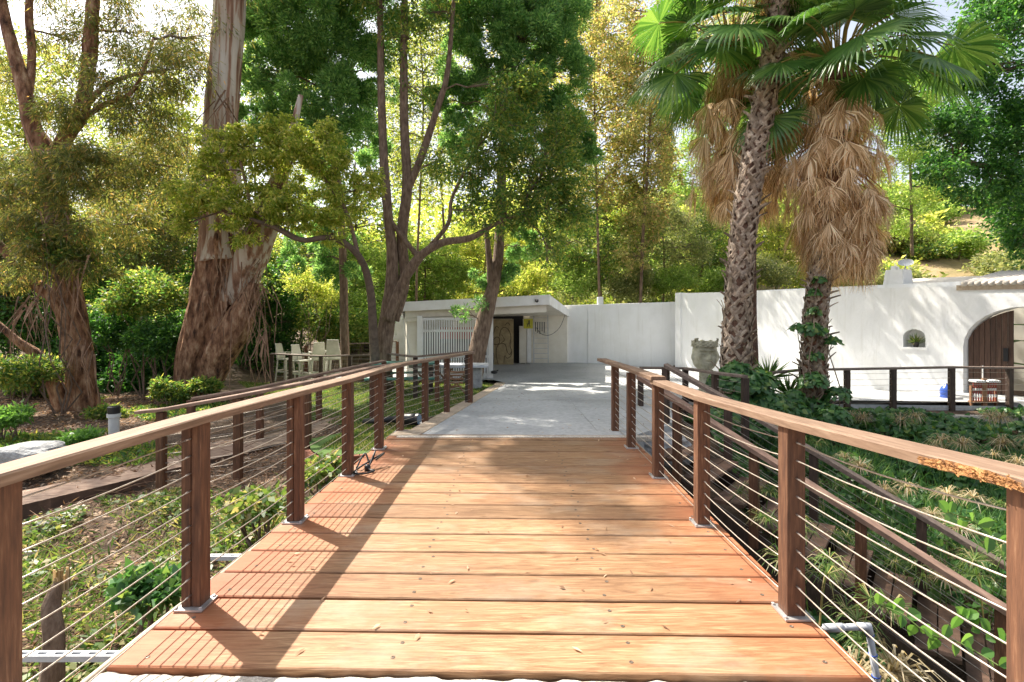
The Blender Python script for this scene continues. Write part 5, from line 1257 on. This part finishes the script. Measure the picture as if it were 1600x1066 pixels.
# ------------------------------------------------------------------ trees and shrubs further back
def bgtree(name, label, px, d, top, bot, w, leaf, n, L=.15, Wd=.07, base=None, trunk_w=5, droop=.3, cat='tree', group=None, seed=0, sub=22, gap=1.0, twig=True):
    random.seed(100+seed); zb = H((px-800)*d/800, d); pyb = 500+(1.5-zb)*800/d
    st = [[(px, pyb+2, d, trunk_w*1.5), (px+random.uniform(-6,6), (pyb+bot)/2, d, trunk_w), (px+random.uniform(-10,10), (top+bot)/2, d, trunk_w*.7), (px, top+w*.3, d, trunk_w*.4)]]
    bl = []; h = bot-top; y = top
    while y < bot+1:
        t = (y-top)/max(h,1); ww = w*(.45+.75*math.sin(math.pi*min(1, .15+t*.75))); r = w*.42
        k = max(1, int(2*ww/r*.8))
        for i in range(k):
            x = px+(-ww+2*ww*(i+.5)/k)+random.uniform(-.25,.25)*r
            bl.append((x, y+random.uniform(-.2,.2)*r, d+random.uniform(-.6,.6)*r*d/800, r*random.uniform(.7,1.15)))
        y += r*.95
    return tree(name, label, cat, st, bl, M['bark'], leaf, n=n, L=L, Wd=Wd, droop=droop, sub=sub, subr=.3, group=group, twig=twig)
Lf = M
bgtree('tall_tree', 'tall yellowing autumn tree behind the white wall to the right of the green feathery tree', 935, 21.9, -60, 330, 62, M['L_yel'], 15000, .17, .08, seed=1)
bgtree('tall_tree', 'tall reddish-gold leafed tree behind the wall, its crown leaning to the palm fronds', 1005, 22.3, 60, 380, 46, M['L_yel'], 11000, .17, .08, seed=2)
bgtree('tall_tree', 'rounded olive green tree just behind the middle of the white wall', 935, 23.5, 290, 450, 70, M['L_mix'], 15000, .14, .06, seed=3)
bgtree('tall_tree', 'olive tree with fine leaves rising behind the wall beside its vent', 1030, 24.5, 330, 452, 60, M['L_hill'], 13000, .13, .055, seed=4)
bgtree('tall_tree', 'golden sunlit tree on the slope left of the palms', 1110, 33, 215, 400, 60, M['L_bright'], 16000, .19, .08, seed=5)
bgtree('tall_tree', 'dull green tree on the slope between the wall and the leaning palm', 1090, 27, 340, 440, 46, M['L_mix'], 10000, .14, .06, seed=6)
bgtree('tall_tree', 'yellow-green tree on the slope between the two palm trunks', 1215, 27, 340, 445, 40, M['L_lime'], 9000, .15, .07, seed=7)
bgtree('tall_tree', 'thin-leaved tree high above the shed with sky showing through it', 655, 22, 20, 330, 52, M['L_lime'], 12000, .14, .05, seed=8)
bgtree('tall_tree', 'bright yellow-green tree behind the left end of the shed', 665, 25, 395, 475, 60, M['L_bright'], 14000, .15, .07, seed=9)
bgtree('tall_tree', 'low gold-green tree behind the shed roof', 760, 26, 380, 470, 62, M['L_lime'], 13000, .15, .07, seed=10)
bgtree('tall_tree', 'bright green tree behind the bar stools and the slender trunk', 560, 23, 400, 520, 58, M['L_bright'], 14000, .14, .07, seed=11)
bgtree('tall_tree', 'deep green tree behind the row of bar stools', 470, 21, 390, 530, 62, M['L_mix'], 16000, .12, .06, seed=12)
bgtree('tall_tree', 'sunlit tree glimpsed between the two eucalyptus trunks', 235, 24, 130, 420, 80, M['L_lime'], 22000, .16, .07, seed=13)
bgtree('tall_tree', 'dark thin-leaved tree between the old trunk and the leaning eucalyptus', 225, 16, 230, 420, 66, M['L_eucdk'], 22000, .14, .03, seed=14)
bgtree('tall_tree', 'sunlit lime-green tree behind the forked stems at the far left', 45, 22, 90, 400, 90, M['L_lime'], 24000, .15, .07, seed=15)
bgtree('tall_tree', 'shady olive tree at the left edge behind the old trunk', 10, 14.5, 250, 500, 60, M['L_eucdk'], 20000, .12, .045, seed=16)
bgtree('tall_tree', 'tall hazy green tree behind the big eucalyptus trunk', 405, 26, 60, 400, 80, M['L_lime'], 20000, .17, .07, seed=17)
bgtree('tall_tree', 'green tree rising behind the feathery tree crown', 560, 28, 180, 420, 70, M['L_mix'], 15000, .18, .08, seed=18)
bgtree('tall_tree', 'fine-leaved tree filling the top behind the two feathery trees', 690, 30, 30, 300, 66, M['L_lime'], 11000, .18, .07, seed=19)
bgtree('tall_tree', 'tall pale yellow tree beyond the autumn trees at the top of the picture', 860, 33, -80, 330, 80, M['L_yel'], 14000, .22, .10, seed=21)
tree('tall_tree', 'light green round-crowned tree on the slope between the palm skirt and the dark overhanging tree', 'tree',
 [[(1425,400,30,6),(1424,330,30,5),(1422,250,30,4),(1420,180,30,3)]],
 [(1400,250,30,40),(1445,215,30,36),(1385,320,30,38),(1450,295,30.5,38),(1425,165,30,42),(1395,110,30,40),(1460,130,31,40),(1480,250,31,34),(1370,200,30,36),(1430,350,30.5,30)],
 M['bark'], M['L_bright'], n=20000, L=.18, Wd=.08, sub=22, subr=.28)
bgtree('cypress', 'slender dark cypress spire on the skyline left of the palms', 1042, 52, 182, 330, 7, M['L_dark'], 2600, .25, .09, seed=23, sub=8)
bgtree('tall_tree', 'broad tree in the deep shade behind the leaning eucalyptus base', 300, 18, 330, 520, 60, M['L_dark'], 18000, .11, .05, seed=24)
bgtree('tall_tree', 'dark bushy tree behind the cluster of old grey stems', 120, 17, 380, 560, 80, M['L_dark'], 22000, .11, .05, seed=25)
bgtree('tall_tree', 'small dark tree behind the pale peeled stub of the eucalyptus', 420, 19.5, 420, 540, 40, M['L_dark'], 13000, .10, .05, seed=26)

# shrubs placed by hand
def shrub(label, px, py, d, r, leaf, n, L=.09, Wd=.05, group=None, seed=0, flat=.8, name='shrub', droop=.1):
    random.seed(300+seed); c = P(px, py, d); zb = H(c[0], c[1]); rr = r*d/800
    T = thing(name, label, 'shrub', (c[0], c[1], zb), group)
    b = MB(); parts = []
    for k in range(6):
        an = k*1.05; q = (c[0]+math.cos(an)*rr*.6, c[1]+math.sin(an)*rr*.5, c[2]+random.uniform(-.2,.5)*rr)
        branch_to(b, (c[0]+math.cos(an)*.06, c[1]+math.sin(an)*.06, zb-.05), q, .02, .006, 5, .08)
        lf, sc = clump_leaves(q, rr*.62, n//6, L, Wd, droop, 16, .34, flat); parts.append(lf)
    b.build('stems', M['twig'], T); v, f = join(parts); npmesh('foliage', v, f, leaf, T); return T
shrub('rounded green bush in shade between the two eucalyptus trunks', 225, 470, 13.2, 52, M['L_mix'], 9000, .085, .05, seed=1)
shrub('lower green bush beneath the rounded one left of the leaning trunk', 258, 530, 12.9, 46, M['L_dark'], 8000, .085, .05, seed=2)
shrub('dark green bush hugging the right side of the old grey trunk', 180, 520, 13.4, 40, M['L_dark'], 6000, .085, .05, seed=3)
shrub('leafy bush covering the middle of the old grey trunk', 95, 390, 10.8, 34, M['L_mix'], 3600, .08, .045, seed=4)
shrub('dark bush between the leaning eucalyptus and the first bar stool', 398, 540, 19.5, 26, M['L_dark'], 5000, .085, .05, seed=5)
shrub('pale-tipped shrub left of the slender trunk behind the bar stools', 492, 455, 18.5, 40, M['L_lime'], 5000, .09, .05, seed=6)
shrub('fern-like green shrub at the left edge above the boulder', 35, 590, 10.5, 40, M['L_mix'], 5000, .10, .04, seed=7, flat=.5)
shrub('small green fern clump at the foot of the old grey trunk', 170, 650, 10.6, 24, M['L_mix'], 2500, .08, .04, seed=8, flat=.5)
shrub('low green plants beside the leaning eucalyptus base', 268, 612, 11.5, 26, M['L_mix'], 2500, .08, .045, seed=9, flat=.6)
shrub('low shrub growing in front of the leaning eucalyptus root', 318, 605, 11.6, 20, M['L_mix'], 2000, .08, .045, seed=10)
shrub('light green weed clump beside the boulder', 125, 690, 7.9, 22, M['L_round'], 1600, .07, .035, seed=11, flat=.5)
shrub('pale green weed clump at the far left edge behind the boulder', 12, 655, 8.6, 26, M['L_round'], 2200, .08, .04, seed=12, flat=.5)
for k, (px, py, d, r, lf, lb) in enumerate([(1130,440,24,34,'L_bright','vivid green shrub showing above the wall just left of the leaning palm'),(1195,430,25,36,'L_hill','olive shrub above the wall between the palms'),(1050,445,23.5,34,'L_bright','bright green low shrub above the wall near its step'),(900,445,23,36,'L_bright','fresh green shrub above the wall right of the shed roof'),(985,450,23.2,34,'L_hill','brownish tangled shrub behind the wall vent'),(830,440,24,36,'L_lime','straw-green shrub behind the shed roof corner')]):
    shrub(lb, px, py, d, r, M[lf], 5000, .13, .06, seed=20+k)

# hillside scrub: four kinds, copied
protos = []
for k, (lf, lb) in enumerate([('L_hill','olive scrub bush growing on the dry hillside behind the walls'),('L_lime','yellow-green scrub bush growing on the dry hillside behind the walls'),('L_mix','dark green scrub bush growing on the dry hillside behind the walls'),('L_bright','fresh green scrub bush growing on the dry hillside behind the walls')]):
    random.seed(500+k); T = thing('hillside_shrub', lb, 'shrub', (0,0,0), lb.split(' growing')[0]+'es on the hillside')
    parts = []; b = MB()
    for j in range(9):
        an = j*2.4; q = (math.cos(an)*.75*(.3+.08*j), math.sin(an)*.75*(.3+.08*j), .5+.35*((j*7)%5)/5); lf_, sc = clump_leaves(q, .55, 420, .17, .075, .1, 14, .34, .85); parts.append(lf_)
        branch_to(b, (0,0,-.2), q, .03, .01, 4, .06)
    b.build('stems', M['twig'], T); v, f = join(parts); npmesh('foliage', v, f, M[lf], T); protos.append(T)
random.seed(77); cnt = 0; used = set()
while cnt < 190:
    y = random.uniform(24.5, 58); px = random.uniform(790, 1650) if cnt % 5 else random.uniform(100, 790); x = (px-800)*y/800
    if y < 27 and 1300 < px < 1600: continue
    nn = mnoise.noise(Vector((x*.13, y*.13, 3.3)))
    if 1400 < px < 1600 and y < 50 and nn > -.33: continue
    k = random.randrange(4) if nn < .15 else random.choice([0, 1, 0]); p = protos[k]; s = random.uniform(.8, 1.9)*(1+.012*(y-24))
    loc = (x, y, H(x, y)-.1)
    o = p if k not in used else dup(p); used.add(k)
    o.location = loc; o.rotation_euler = (0,0,random.uniform(0,6.28)); o.scale = (s*1.1, s*1.1, s); cnt += 1
for k, p in enumerate(protos):
    if k not in used: p.location = (20, 30, H(20,30))

# far backdrop woods that read as one mass
parts = []
r2 = np.random.default_rng(5)
for k in range(150):
    an = r2.uniform(-62, 52); dd = r2.uniform(42, 75); x = dd*math.sin(R(an)); y = dd*math.cos(R(an))
    if x > 2: continue
    z = H(x, y); h = r2.uniform(3, 9)
    lf, sc = clump_leaves((x, y, z+h*.6), h*.55, 1000, .5, .3, .2, 18, .35); parts.append(lf)
v, f = join(parts); tag(npmesh('distant_woods', v, f, M['L_lime']), 'hazy mass of distant woods behind the garden trees', 'woods', kind='stuff')
random.seed(31)

# ------------------------------------------------------------------ ground cover
def scatter(n, region, z_off=(0,.02), mask=None):
    out = []
    while len(out) < n:
        m = 4000; x = rng.uniform(region[0], region[1], m); y = rng.uniform(region[2], region[3], m)
        ok = np.ones(m, bool) if mask is None else mask(x, y)
        for a, b_ in zip(x[ok], y[ok]): out.append((a, b_))
    a = np.array(out[:n]); z = Hs(a[:,0], a[:,1])+rng.uniform(*z_off, n); return np.column_stack([a, z])
def nz(x, y, s, o=0): return np.sin(x*s+1.7*np.sin(y*s*.7+o))*np.cos(y*s*1.3+1.1*np.sin(x*s*.9+o))
left = lambda x, y: (x < -2.0-.0*y) & (y > 1.0)
onpath = lambda x, y: (x < -2.5) & (np.abs(y-(6.9+.35*np.clip(x+4.4, -6, 0)+.95*np.clip(x+3.6, 0, 2))) < .62)
# litter
c = scatter(42000, (-14, -1.9, 1.2, 13.5), (0, .03), lambda x, y: (rng.uniform(0,1,len(x)) < np.where(y < 6.4, .8, 1)) & (~((x > -6.2) & (y > 8.6))))
d = unit(rng.normal(size=(len(c),3))*np.array([1,1,.18])); v, f = leaves(c, d, rng.uniform(.04,.12,len(c)), rng.uniform(.012,.035,len(c)), unit(rng.normal(size=(len(c),3))*.5+np.array([0,0,1])))
tag(npmesh('leaf_litter', v, f, M['L_litter']), 'brown leaf litter strewn over the ground left of the bridge', 'leaf litter', kind='stuff')
# sticks
b = MB(); random.seed(8)
for k in range(900):
    x = random.uniform(-5.5, -2.0); y = random.uniform(1.6, 4.6) if k % 3 else random.uniform(4, 10); z = H(x, y)+random.uniform(.0,.10); a = random.uniform(0, 6.28); L = random.uniform(.12,.5)
    q = Vector((x, y, z)); e = q+Vector((math.cos(a)*L, math.sin(a)*L, random.uniform(-.08,.16))); m_ = (q+e)/2+Vector((random.uniform(-.05,.05),random.uniform(-.05,.05),random.uniform(0,.05))); b.tube([q, m_, e], [.005,.004,.002], n=4, cap=False)
tag(b.build('brushwood', M['strip']), 'tangle of dry sticks and twigs on the bank under the left railing', 'brushwood', kind='stuff')
n9 = 420; x = np.concatenate([rng.uniform(-1.6,1.45,90), rng.uniform(-1.2,2.2,n9-90)]); y = np.concatenate([rng.uniform(2.3,6.5,90), rng.uniform(6.8,14,n9-90)])
z = np.where(y < 6.6, .004, _zd(y)+.006)+rng.uniform(0,.006,n9); ok = (y < 6.6) | (x > _dl(y)-.2); c = np.column_stack([x,y,z])[ok]
v, f = leaves(c, unit(rng.normal(size=(len(c),3))*np.array([1,1,.08])), rng.uniform(.02,.06,len(c)), rng.uniform(.008,.02,len(c)), np.array([0,0,1.])+rng.normal(size=(len(c),3))*.25)
tag(npmesh('fallen_leaves', v, f, M['L_litter']), 'scattered small dry leaves on the deck boards and driveway', 'fallen leaves', kind='stuff')
# green weeds near left
msk = lambda x, y: left(x, y) & (nz(x, y, 1.7)+rng.normal(size=len(x))*.35 > .02) & (x > -8)
c = scatter(24000, (-8, -1.95, 1.0, 6.3), (0, .05), msk)
d = unit(rng.normal(size=(len(c),3))*np.array([1,1,.3])+np.array([0,0,.75])); v, f = leaves(c, d, rng.uniform(.05,.17,len(c)), rng.uniform(.008,.022,len(c)))
c2 = scatter(9000, (-6, -1.95, 1.2, 6.4), (.02, .10), lambda x, y: left(x, y) & (nz(x, y, 2.3, 2) > .12))
d2 = unit(rng.normal(size=(len(c2),3))*np.array([1,1,.35])+np.array([0,0,.15])); v2, f2 = leaves(c2, d2, rng.uniform(.04,.09,len(c2)), rng.uniform(.03,.06,len(c2)), unit(rng.normal(size=(len(c2),3))*.5+np.array([0,0,1])))
v, f = join([(v, f), (v2, f2)]); tag(npmesh('undergrowth', v, f, M['L_grass']), 'green weeds and grasses covering the bank left of the bridge', 'undergrowth', kind='stuff')
c = scatter(16000, (-14, -4.5, 7.4, 13), (0, .05), lambda x, y: nz(x, y, 1.1, 4) > .15)
d = unit(rng.normal(size=(len(c),3))*np.array([1,1,.4])+np.array([0,0,.5])); v, f = leaves(c, d, rng.uniform(.06,.14,len(c)), rng.uniform(.02,.045,len(c)))
tag(npmesh('ground_cover', v, f, M['L_mix']), 'patchy low green plants under the eucalyptus trees', 'ground cover', kind='stuff')
# lawn
lawnpoly = lambda x, y: (x > -7.0) & (x < _dl(y)-.30) & (y > 8.3-.25*(x+3)) & (y < 15.5) & (~onpath(x, y)) & (x > -4.6+.0*y-(y-9)*.5)
X, Y = np.meshgrid(np.arange(-9, .3, .1), np.arange(7.0, 17.0, .1)); inside = (X > -3.2-(Y-9)*.75) & (X < _dl(Y)-.27) & (Y > 9.2-.9*(X+1.2).clip(-4, 0)*-.3)
Z = Hs(X, Y)+.012; ny, nx = X.shape; idx = np.arange(nx*ny).reshape(ny, nx); q = np.stack([idx[:-1,:-1], idx[:-1,1:], idx[1:,1:], idx[1:,:-1]], -1)
ins = inside[:-1,:-1] & inside[1:,1:] & inside[:-1,1:] & inside[1:,:-1]
o = npmesh('lawn', np.stack([X,Y,Z],-1).reshape(-1,3), q[ins], M['turf'], smooth=True); tag(o, kind='structure')
cc = np.argwhere(ins); pk = cc[rng.integers(0, len(cc), 60000)]; x = X[0, pk[:,1]]+rng.uniform(0,.1,60000); y = Y[pk[:,0], 0]+rng.uniform(0,.1,60000)
c = np.column_stack([x, y, Hs(x, y)+.01]); d = unit(rng.normal(size=(len(c),3))*.35+np.array([0,0,1])); v, f = leaves(c, d, rng.uniform(.03,.07,len(c)), .012)
# turf strip beside the bridge
n2 = 9000; x = rng.uniform(-2.5,-1.52,n2); y = rng.uniform(6.45,8.3,n2); ok = (y > 6.45-.25*(x+1.6)); c = np.column_stack([x, y, np.full(n2, -.175)])[ok]
v2, f2 = leaves(c, unit(rng.normal(size=(len(c),3))*.35+np.array([0,0,1])), rng.uniform(.03,.06,len(c)), .010)
v, f = join([(v, f), (v2, f2)]); tag(npmesh('grass', v, f, M['L_grass']), 'short green grass of the lawn beside the driveway', 'grass', kind='stuff')

# ivy and gully planting on the right
def ivy_leaves(c, nrm, s):
    """five pointed flat leaves as 6-gons split in quads: two quads per leaf sharing the midrib"""
    N_ = len(c); nrm = unit(nrm); t = unit(np.cross(nrm, rng.normal(size=(N_,3)))); u = np.cross(nrm, t); s = np.broadcast_to(s, (N_,))[:,None]
    pts = [(0,-.1),(.52,-.05),(.42,.45),(0,1.0),(-.42,.45),(-.52,-.05)]
    v = np.empty((N_, 6, 3))
    for k, (a, b_) in enumerate(pts): v[:,k] = c+t*s*a+u*s*b_+nrm*s*(-.18*abs(a) if k not in (0,3) else .04)
    i = np.arange(N_)[:,None]*6; f = np.concatenate([i+np.array([[0,1,2,3]]), i+np.array([[0,3,4,5]])]); return v.reshape(-1,3), f
def stairmask(x, y):
    # keep the stairs clear: coordinates along/perpendicular to the stairs
    dx = x-S0.x; dy = y-S0.y; n_ = dx*N.x+dy*N.y; s_ = dx*U.x+dy*U.y
    return ~((n_ > -.08) & (n_ < 1.3) & (s_ > -2.5) & (s_ < 2.2))
bump = lambda x, y: .22*np.abs(nz(x, y, 1.9, 1))+.16*np.abs(nz(x, y, 3.7, 3))
gm = lambda x, y: (x > 1.75) & stairmask(x, y) & (y < 10.25-.0*x) & (~((x < 3.2) & (y > 6.7)))
c = scatter(48000, (1.8, 15, 3.0, 10.25), (-.02, .05), gm); c[:,2] += bump(c[:,0], c[:,1])*np.clip((c[:,0]-1.8), 0, 1)*np.clip((10.3-c[:,1])*1.2, .15, 1)
e_ = 1600; ex = rng.uniform(5.9, 12.8, e_); ey = rng.uniform(10.05, 10.6, e_); ek = nz(ex, ey, 2.1, 5) > -.1; c = np.concatenate([c, np.column_stack([ex, ey, rng.uniform(-.42,-.32,e_)])[ek]])
keep = (c[:,1] > 7.0-.0*c[:,0]) | (rng.uniform(0,1,len(c)) < .5); c = c[keep]
v, f = ivy_leaves(c, rng.normal(size=(len(c),3))*.55+np.array([-.2,-.35,.8]), rng.uniform(.055,.125,len(c)))
tag(npmesh('ivy', v, f, M['L_ivy']), 'carpet of dark green ivy filling the gully right of the bridge', 'ivy', kind='stuff')
c = scatter(26000, (1.85, 13, 2.0, 8.6), (0, .1), lambda x, y: gm(x, y) & (nz(x, y, 1.3, 6) > -.35))
c[:,2] += bump(c[:,0], c[:,1])*.5
d = unit(rng.normal(size=(len(c),3))*.55+np.array([0,0,.9])); v, f = leaves(c, d, rng.uniform(.15,.42,len(c)), rng.uniform(.008,.016,len(c)))
tag(npmesh('sedge_grass', v, f, M['L_ivy']), 'long dark sedge leaves growing through the ivy in the gully', 'sedge', kind='stuff')

def papyrus(name, label, kinds, leafm, n=46, stems=1, h=.6, L=.30, seed=0, group=None):
    random.seed(seed); T = thing(name, label, 'sedge plant', (0,0,0), group)
    parts = []; b = MB()
    for k in range(stems):
        an = random.uniform(0, 6.28); r = random.uniform(0, .22); hh = h*random.uniform(.7, 1.1); tp = Vector((math.cos(an)*r*1.8, math.sin(an)*r*1.8, hh))
        b.tube([(math.cos(an)*r*.3, math.sin(an)*r*.3, -.3), tp*.6, tp], [.007,.005,.004], n=5, cap=False)
        d = unit(rng.normal(size=(n,3))*np.array([1,1,.35])+np.array([0,0,.25])); L_ = L*rng.uniform(.6,1.15,n); c = np.tile(np.array(tp), (n,1))
        # each blade: two joined leaves bending down
        v1, f1 = leaves(c, d, L_, .011, None, .1); e = v1.reshape(n,4,3); 
        W2 = .012; s = unit(np.cross(d, np.array([0,0,1.]))); mid = c+d*L_[:,None]*.6; tip = mid+unit(d*.7+np.array([0,0,-.75]))*L_[:,None]*.5
        v = np.empty((n,6,3)); v[:,0] = c-s*W2*.3; v[:,1] = c+s*W2*.3; v[:,2] = mid+s*W2*.5; v[:,3] = mid-s*W2*.5; v[:,4] = tip+s*.001; v[:,5] = tip-s*.001
        i = np.arange(n)[:,None]*6; f = np.concatenate([i+np.array([[0,1,2,3]]), i+np.array([[3,2,4,5]])]); parts.append((v.reshape(-1,3), f))
    b.build('stems', M['L_grass'], T); v, f = join(parts); npmesh('umbel', v, f, leafm, T); return T
lbt = 'dry tan umbrella-shaped head of papyrus sedge standing above the ivy'; gpt = 'dry papyrus sedges in the gully'
lbg = 'green umbrella-headed papyrus sedge growing in the gully ivy'; gpg = 'green papyrus sedges in the gully'
pt = [papyrus('papyrus', lbt, 0, M['L_tan'], stems=3, n=44, h=.45, L=.26, seed=4, group=gpt), papyrus('papyrus', lbg, 0, M['L_grass'], stems=5, n=34, h=.5, L=.26, seed=5, group=gpg)]
spots = [(1345,650,9.3,0),(1412,655,9.0,0),(1345,725,6.6,0),(1455,700,8.0,0),(1500,690,7.8,0),(1560,650,8.6,0),(1590,720,7.2,0),(1480,770,6.3,0),(1330,845,5.9,1),(1370,690,8.2,1),(1500,820,5.9,0),(1250,700,7.9,1),(1290,760,6.8,1),(1385,765,6.9,0),(1540,880,5.2,1),(1590,800,6.2,1),(1480,900,5.4,0),(1400,880,5.6,1),(1570,690,8.0,0),(1190,770,5.7,1),(1225,830,4.6,1),(1275,900,3.6,1),(1340,960,3.3,1),(1600,860,5.4,0),(1385,1035,3.0,0)]
random.seed(12); us = set()
ORD = 'first second third fourth fifth sixth seventh eighth ninth tenth eleventh twelfth thirteenth fourteenth fifteenth sixteenth seventeenth eighteenth nineteenth twentieth twenty-first twenty-second'.split()
for k, (px, py, d, kd) in enumerate(spots):
    x, y, z = P(px, py, d); o = pt[kd] if kd not in us else dup(pt[kd]); us.add(kd); rank = sorted(q[0] for q in spots if q[3] == kd).index(px); o['label'] = ('%s papyrus sedge, %s from the left among the %s ones in the gully' % (('dry tan', ORD[rank], 'dry') if kd == 0 else ('green', ORD[rank], 'green'))); s = random.uniform(.75, 1.1)*(.75 if kd else 1)
    o.location = (x, y, z-.42*s); o.rotation_euler = (0,0,random.uniform(0,6.28)); o.scale = (s,s,s)

# ivy bush at the base of the leaning palm, ivy on the second palm
def ivybush(name, label, cs, n, s=.085):
    T = thing(name, label, 'ivy', (cs[0][0], cs[0][1], -.5)); parts = []; 
    for c0 in cs:
        k = int(n*c0[3]**2/sum(q[3]**2 for q in cs)); d = unit(rng.normal(size=(k,3))); d[:,2] = np.abs(d[:,2])*.9-.1; p = np.array(c0[:3])+d*c0[3]*rng.uniform(.8,1.08,(k,1))
        parts.append(ivy_leaves(p, d+np.array([0,-.1,.45])+rng.normal(size=(k,3))*.3, rng.uniform(.6,1.2,k)*s))
    v, f = join(parts); npmesh('foliage', v, f, M['L_ivy'], T)
    b = MB()
    for c0 in cs: branch_to(b, (c0[0], c0[1], -.8), (c0[0], c0[1], c0[2]+c0[3]*.5), .02, .006, 5, .1)
    b.build('stems', M['twig'], T)
ivybush('ivy_bush', 'mound of large-leaved ivy at the foot of the leaning palm', [(*P(1165,605,8.9),.36),(*P(1125,600,9.0),.22),(*P(1200,635,8.8),.34),(*P(1235,650,9.0),.34),(*P(1150,640,8.8),.34),(*P(1180,670,8.6),.4),(*P(1130,660,8.4),.3),(*P(1150,585,9.0),.26),(*P(1190,600,8.9),.26)], 3800, .10)
pts = [(1272,640,9.3),(1268,600,9.3),(1272,560,9.3),(1268,520,9.3),(1276,490,9.35),(1272,460,9.4),(1278,440,9.4)]
cs = [(*P(x+random.uniform(-6,6),y,d), .26 if y > 590 else (.22 if y > 500 and y < 540 else .12)) for x, y, d in pts]+[(*P(1245,515,9.25),.12),(*P(1302,535,9.25),.12),(*P(1310,620,9.2),.22),(*P(1240,625,9.2),.22),(*P(1300,655,9.0),.3)]
ivybush('ivy_vine', 'ivy vine climbing the reddish trunk of the shorter palm', cs, 1500, .085)
# sword-leaved plants
def sword(label, px, py, d, r, n, leafm='L_palm'):
    x, y, z = P(px, py, d); T = thing('yucca', label, 'plant', (x, y, z-r)); dd = unit(rng.normal(size=(n,3))+np.array([0,0,.55])); L = rng.uniform(.7,1.1,n)*r
    v, f = leaves(np.tile([x,y,z-.15*r], (n,1)), dd, L, .035, None, .25); npmesh('leaves', v, f, M[leafm], T); b = MB(); b.tube([(x,y,z-r),(x,y,z-.1)], [.06,.04], n=8); b.build('stem', M['bark'], T)
sword('spiky sword-leaved plant between the two palm trunks', 1200, 585, 9.9, .55, 90)
sword('lower spiky sword-leaved plant near the ivy-clad trunk', 1232, 612, 9.8, .5, 90)
# vine shoot poking through the right railing
def shoot(label, path, nl, s, seed):
    random.seed(seed); q, _ = smooth_path([P(*p) for p in path], [.004]*len(path), 6); T = thing('vine_shoot', label, 'vine', tuple(q[0])); b = MB(); b.tube(q, .004, n=6, cap=False); b.build('stem', M['L_grass'], T, smooth=True)
    b = MB(); V, F = [], []
    for k in range(nl):
        c = q[int((k+.5)/nl*len(q))]; a = random.uniform(0, 6.28); t = Vector((math.cos(a), random.uniform(-.5,.3), math.sin(a))).normalized(); nn = Vector((random.uniform(-.3,.3), -.8, random.uniform(.1,.9))).normalized(); u = nn.cross(t).normalized(); r = s*random.uniform(.6,1.1); ce = c+t*r*1.1
        i0 = len(b.v); prof = [(-1,0),(-.72,.5),(-.1,.78),(.5,.6),(1.1,0)]
        for sg in (-1, 1):
            i0 = len(b.v)
            for (a_, w_) in prof: b.v.append(tuple(ce+t*a_*r+Vector((0,0,-.12*r*a_*a_)))); b.v.append(tuple(ce+t*a_*r+u*sg*w_*r+nn*abs(w_)*.32*r+Vector((0,0,-.12*r*a_*a_))))
            for i in range(4): b.f.append((i0+2*i, i0+2*i+2, i0+2*i+3, i0+2*i+1)); b.m.append(0)
    b.build('leaves', M['L_round'], T)
shoot('round-leaved green vine shoot poking through the stair railing cables near the grey pipe', [(1372,945,3.1),(1410,960,3.0),(1450,990,2.9),(1500,1005,2.85),(1560,1040,2.7)], 18, .045, 3)
shoot('round-leaved vine shoot behind the near railing post at the right edge', [(1610,1030,2.9),(1560,1000,3.0),(1520,975,3.1),(1500,960,3.1)], 16, .045, 4)
shoot('bright green leafy sprig over the dark handrail at the right edge', [(1610,860,3.7),(1560,845,3.7),(1520,815,3.7),(1480,800,3.7)], 16, .055, 5)
shrub('clump of broad green leaves on the bank beside the double railing post', 238, 925, 3.40, 40, M['L_ivy'], 500, .075, .06, seed=40, flat=.5, name='weed_clump')
shrub('bright broad-leaved weed below the third bridge post', 400, 800, 4.9, 40, M['L_grass'], 500, .075, .06, seed=41, flat=.5, name='weed_clump')
shrub('broad-leaved green weed beside the red brick edging', 505, 735, 5.6, 34, M['L_grass'], 500, .075, .06, seed=42, flat=.5, name='weed_clump')
# thickets in the deep shade behind the eucalyptus trees
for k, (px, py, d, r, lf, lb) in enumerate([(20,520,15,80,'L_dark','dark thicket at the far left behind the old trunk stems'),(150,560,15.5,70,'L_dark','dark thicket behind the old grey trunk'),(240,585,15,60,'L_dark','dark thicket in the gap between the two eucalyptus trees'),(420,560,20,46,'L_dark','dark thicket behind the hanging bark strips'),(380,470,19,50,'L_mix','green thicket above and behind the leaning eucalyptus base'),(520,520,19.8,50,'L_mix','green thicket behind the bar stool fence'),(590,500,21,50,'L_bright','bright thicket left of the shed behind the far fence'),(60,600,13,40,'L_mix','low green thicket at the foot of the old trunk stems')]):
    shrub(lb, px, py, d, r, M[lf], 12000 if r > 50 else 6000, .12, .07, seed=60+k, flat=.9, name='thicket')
print('verts', sum(len(o.data.vertices) for o in S.objects if o.type == 'MESH'), 'objects', len(S.objects))
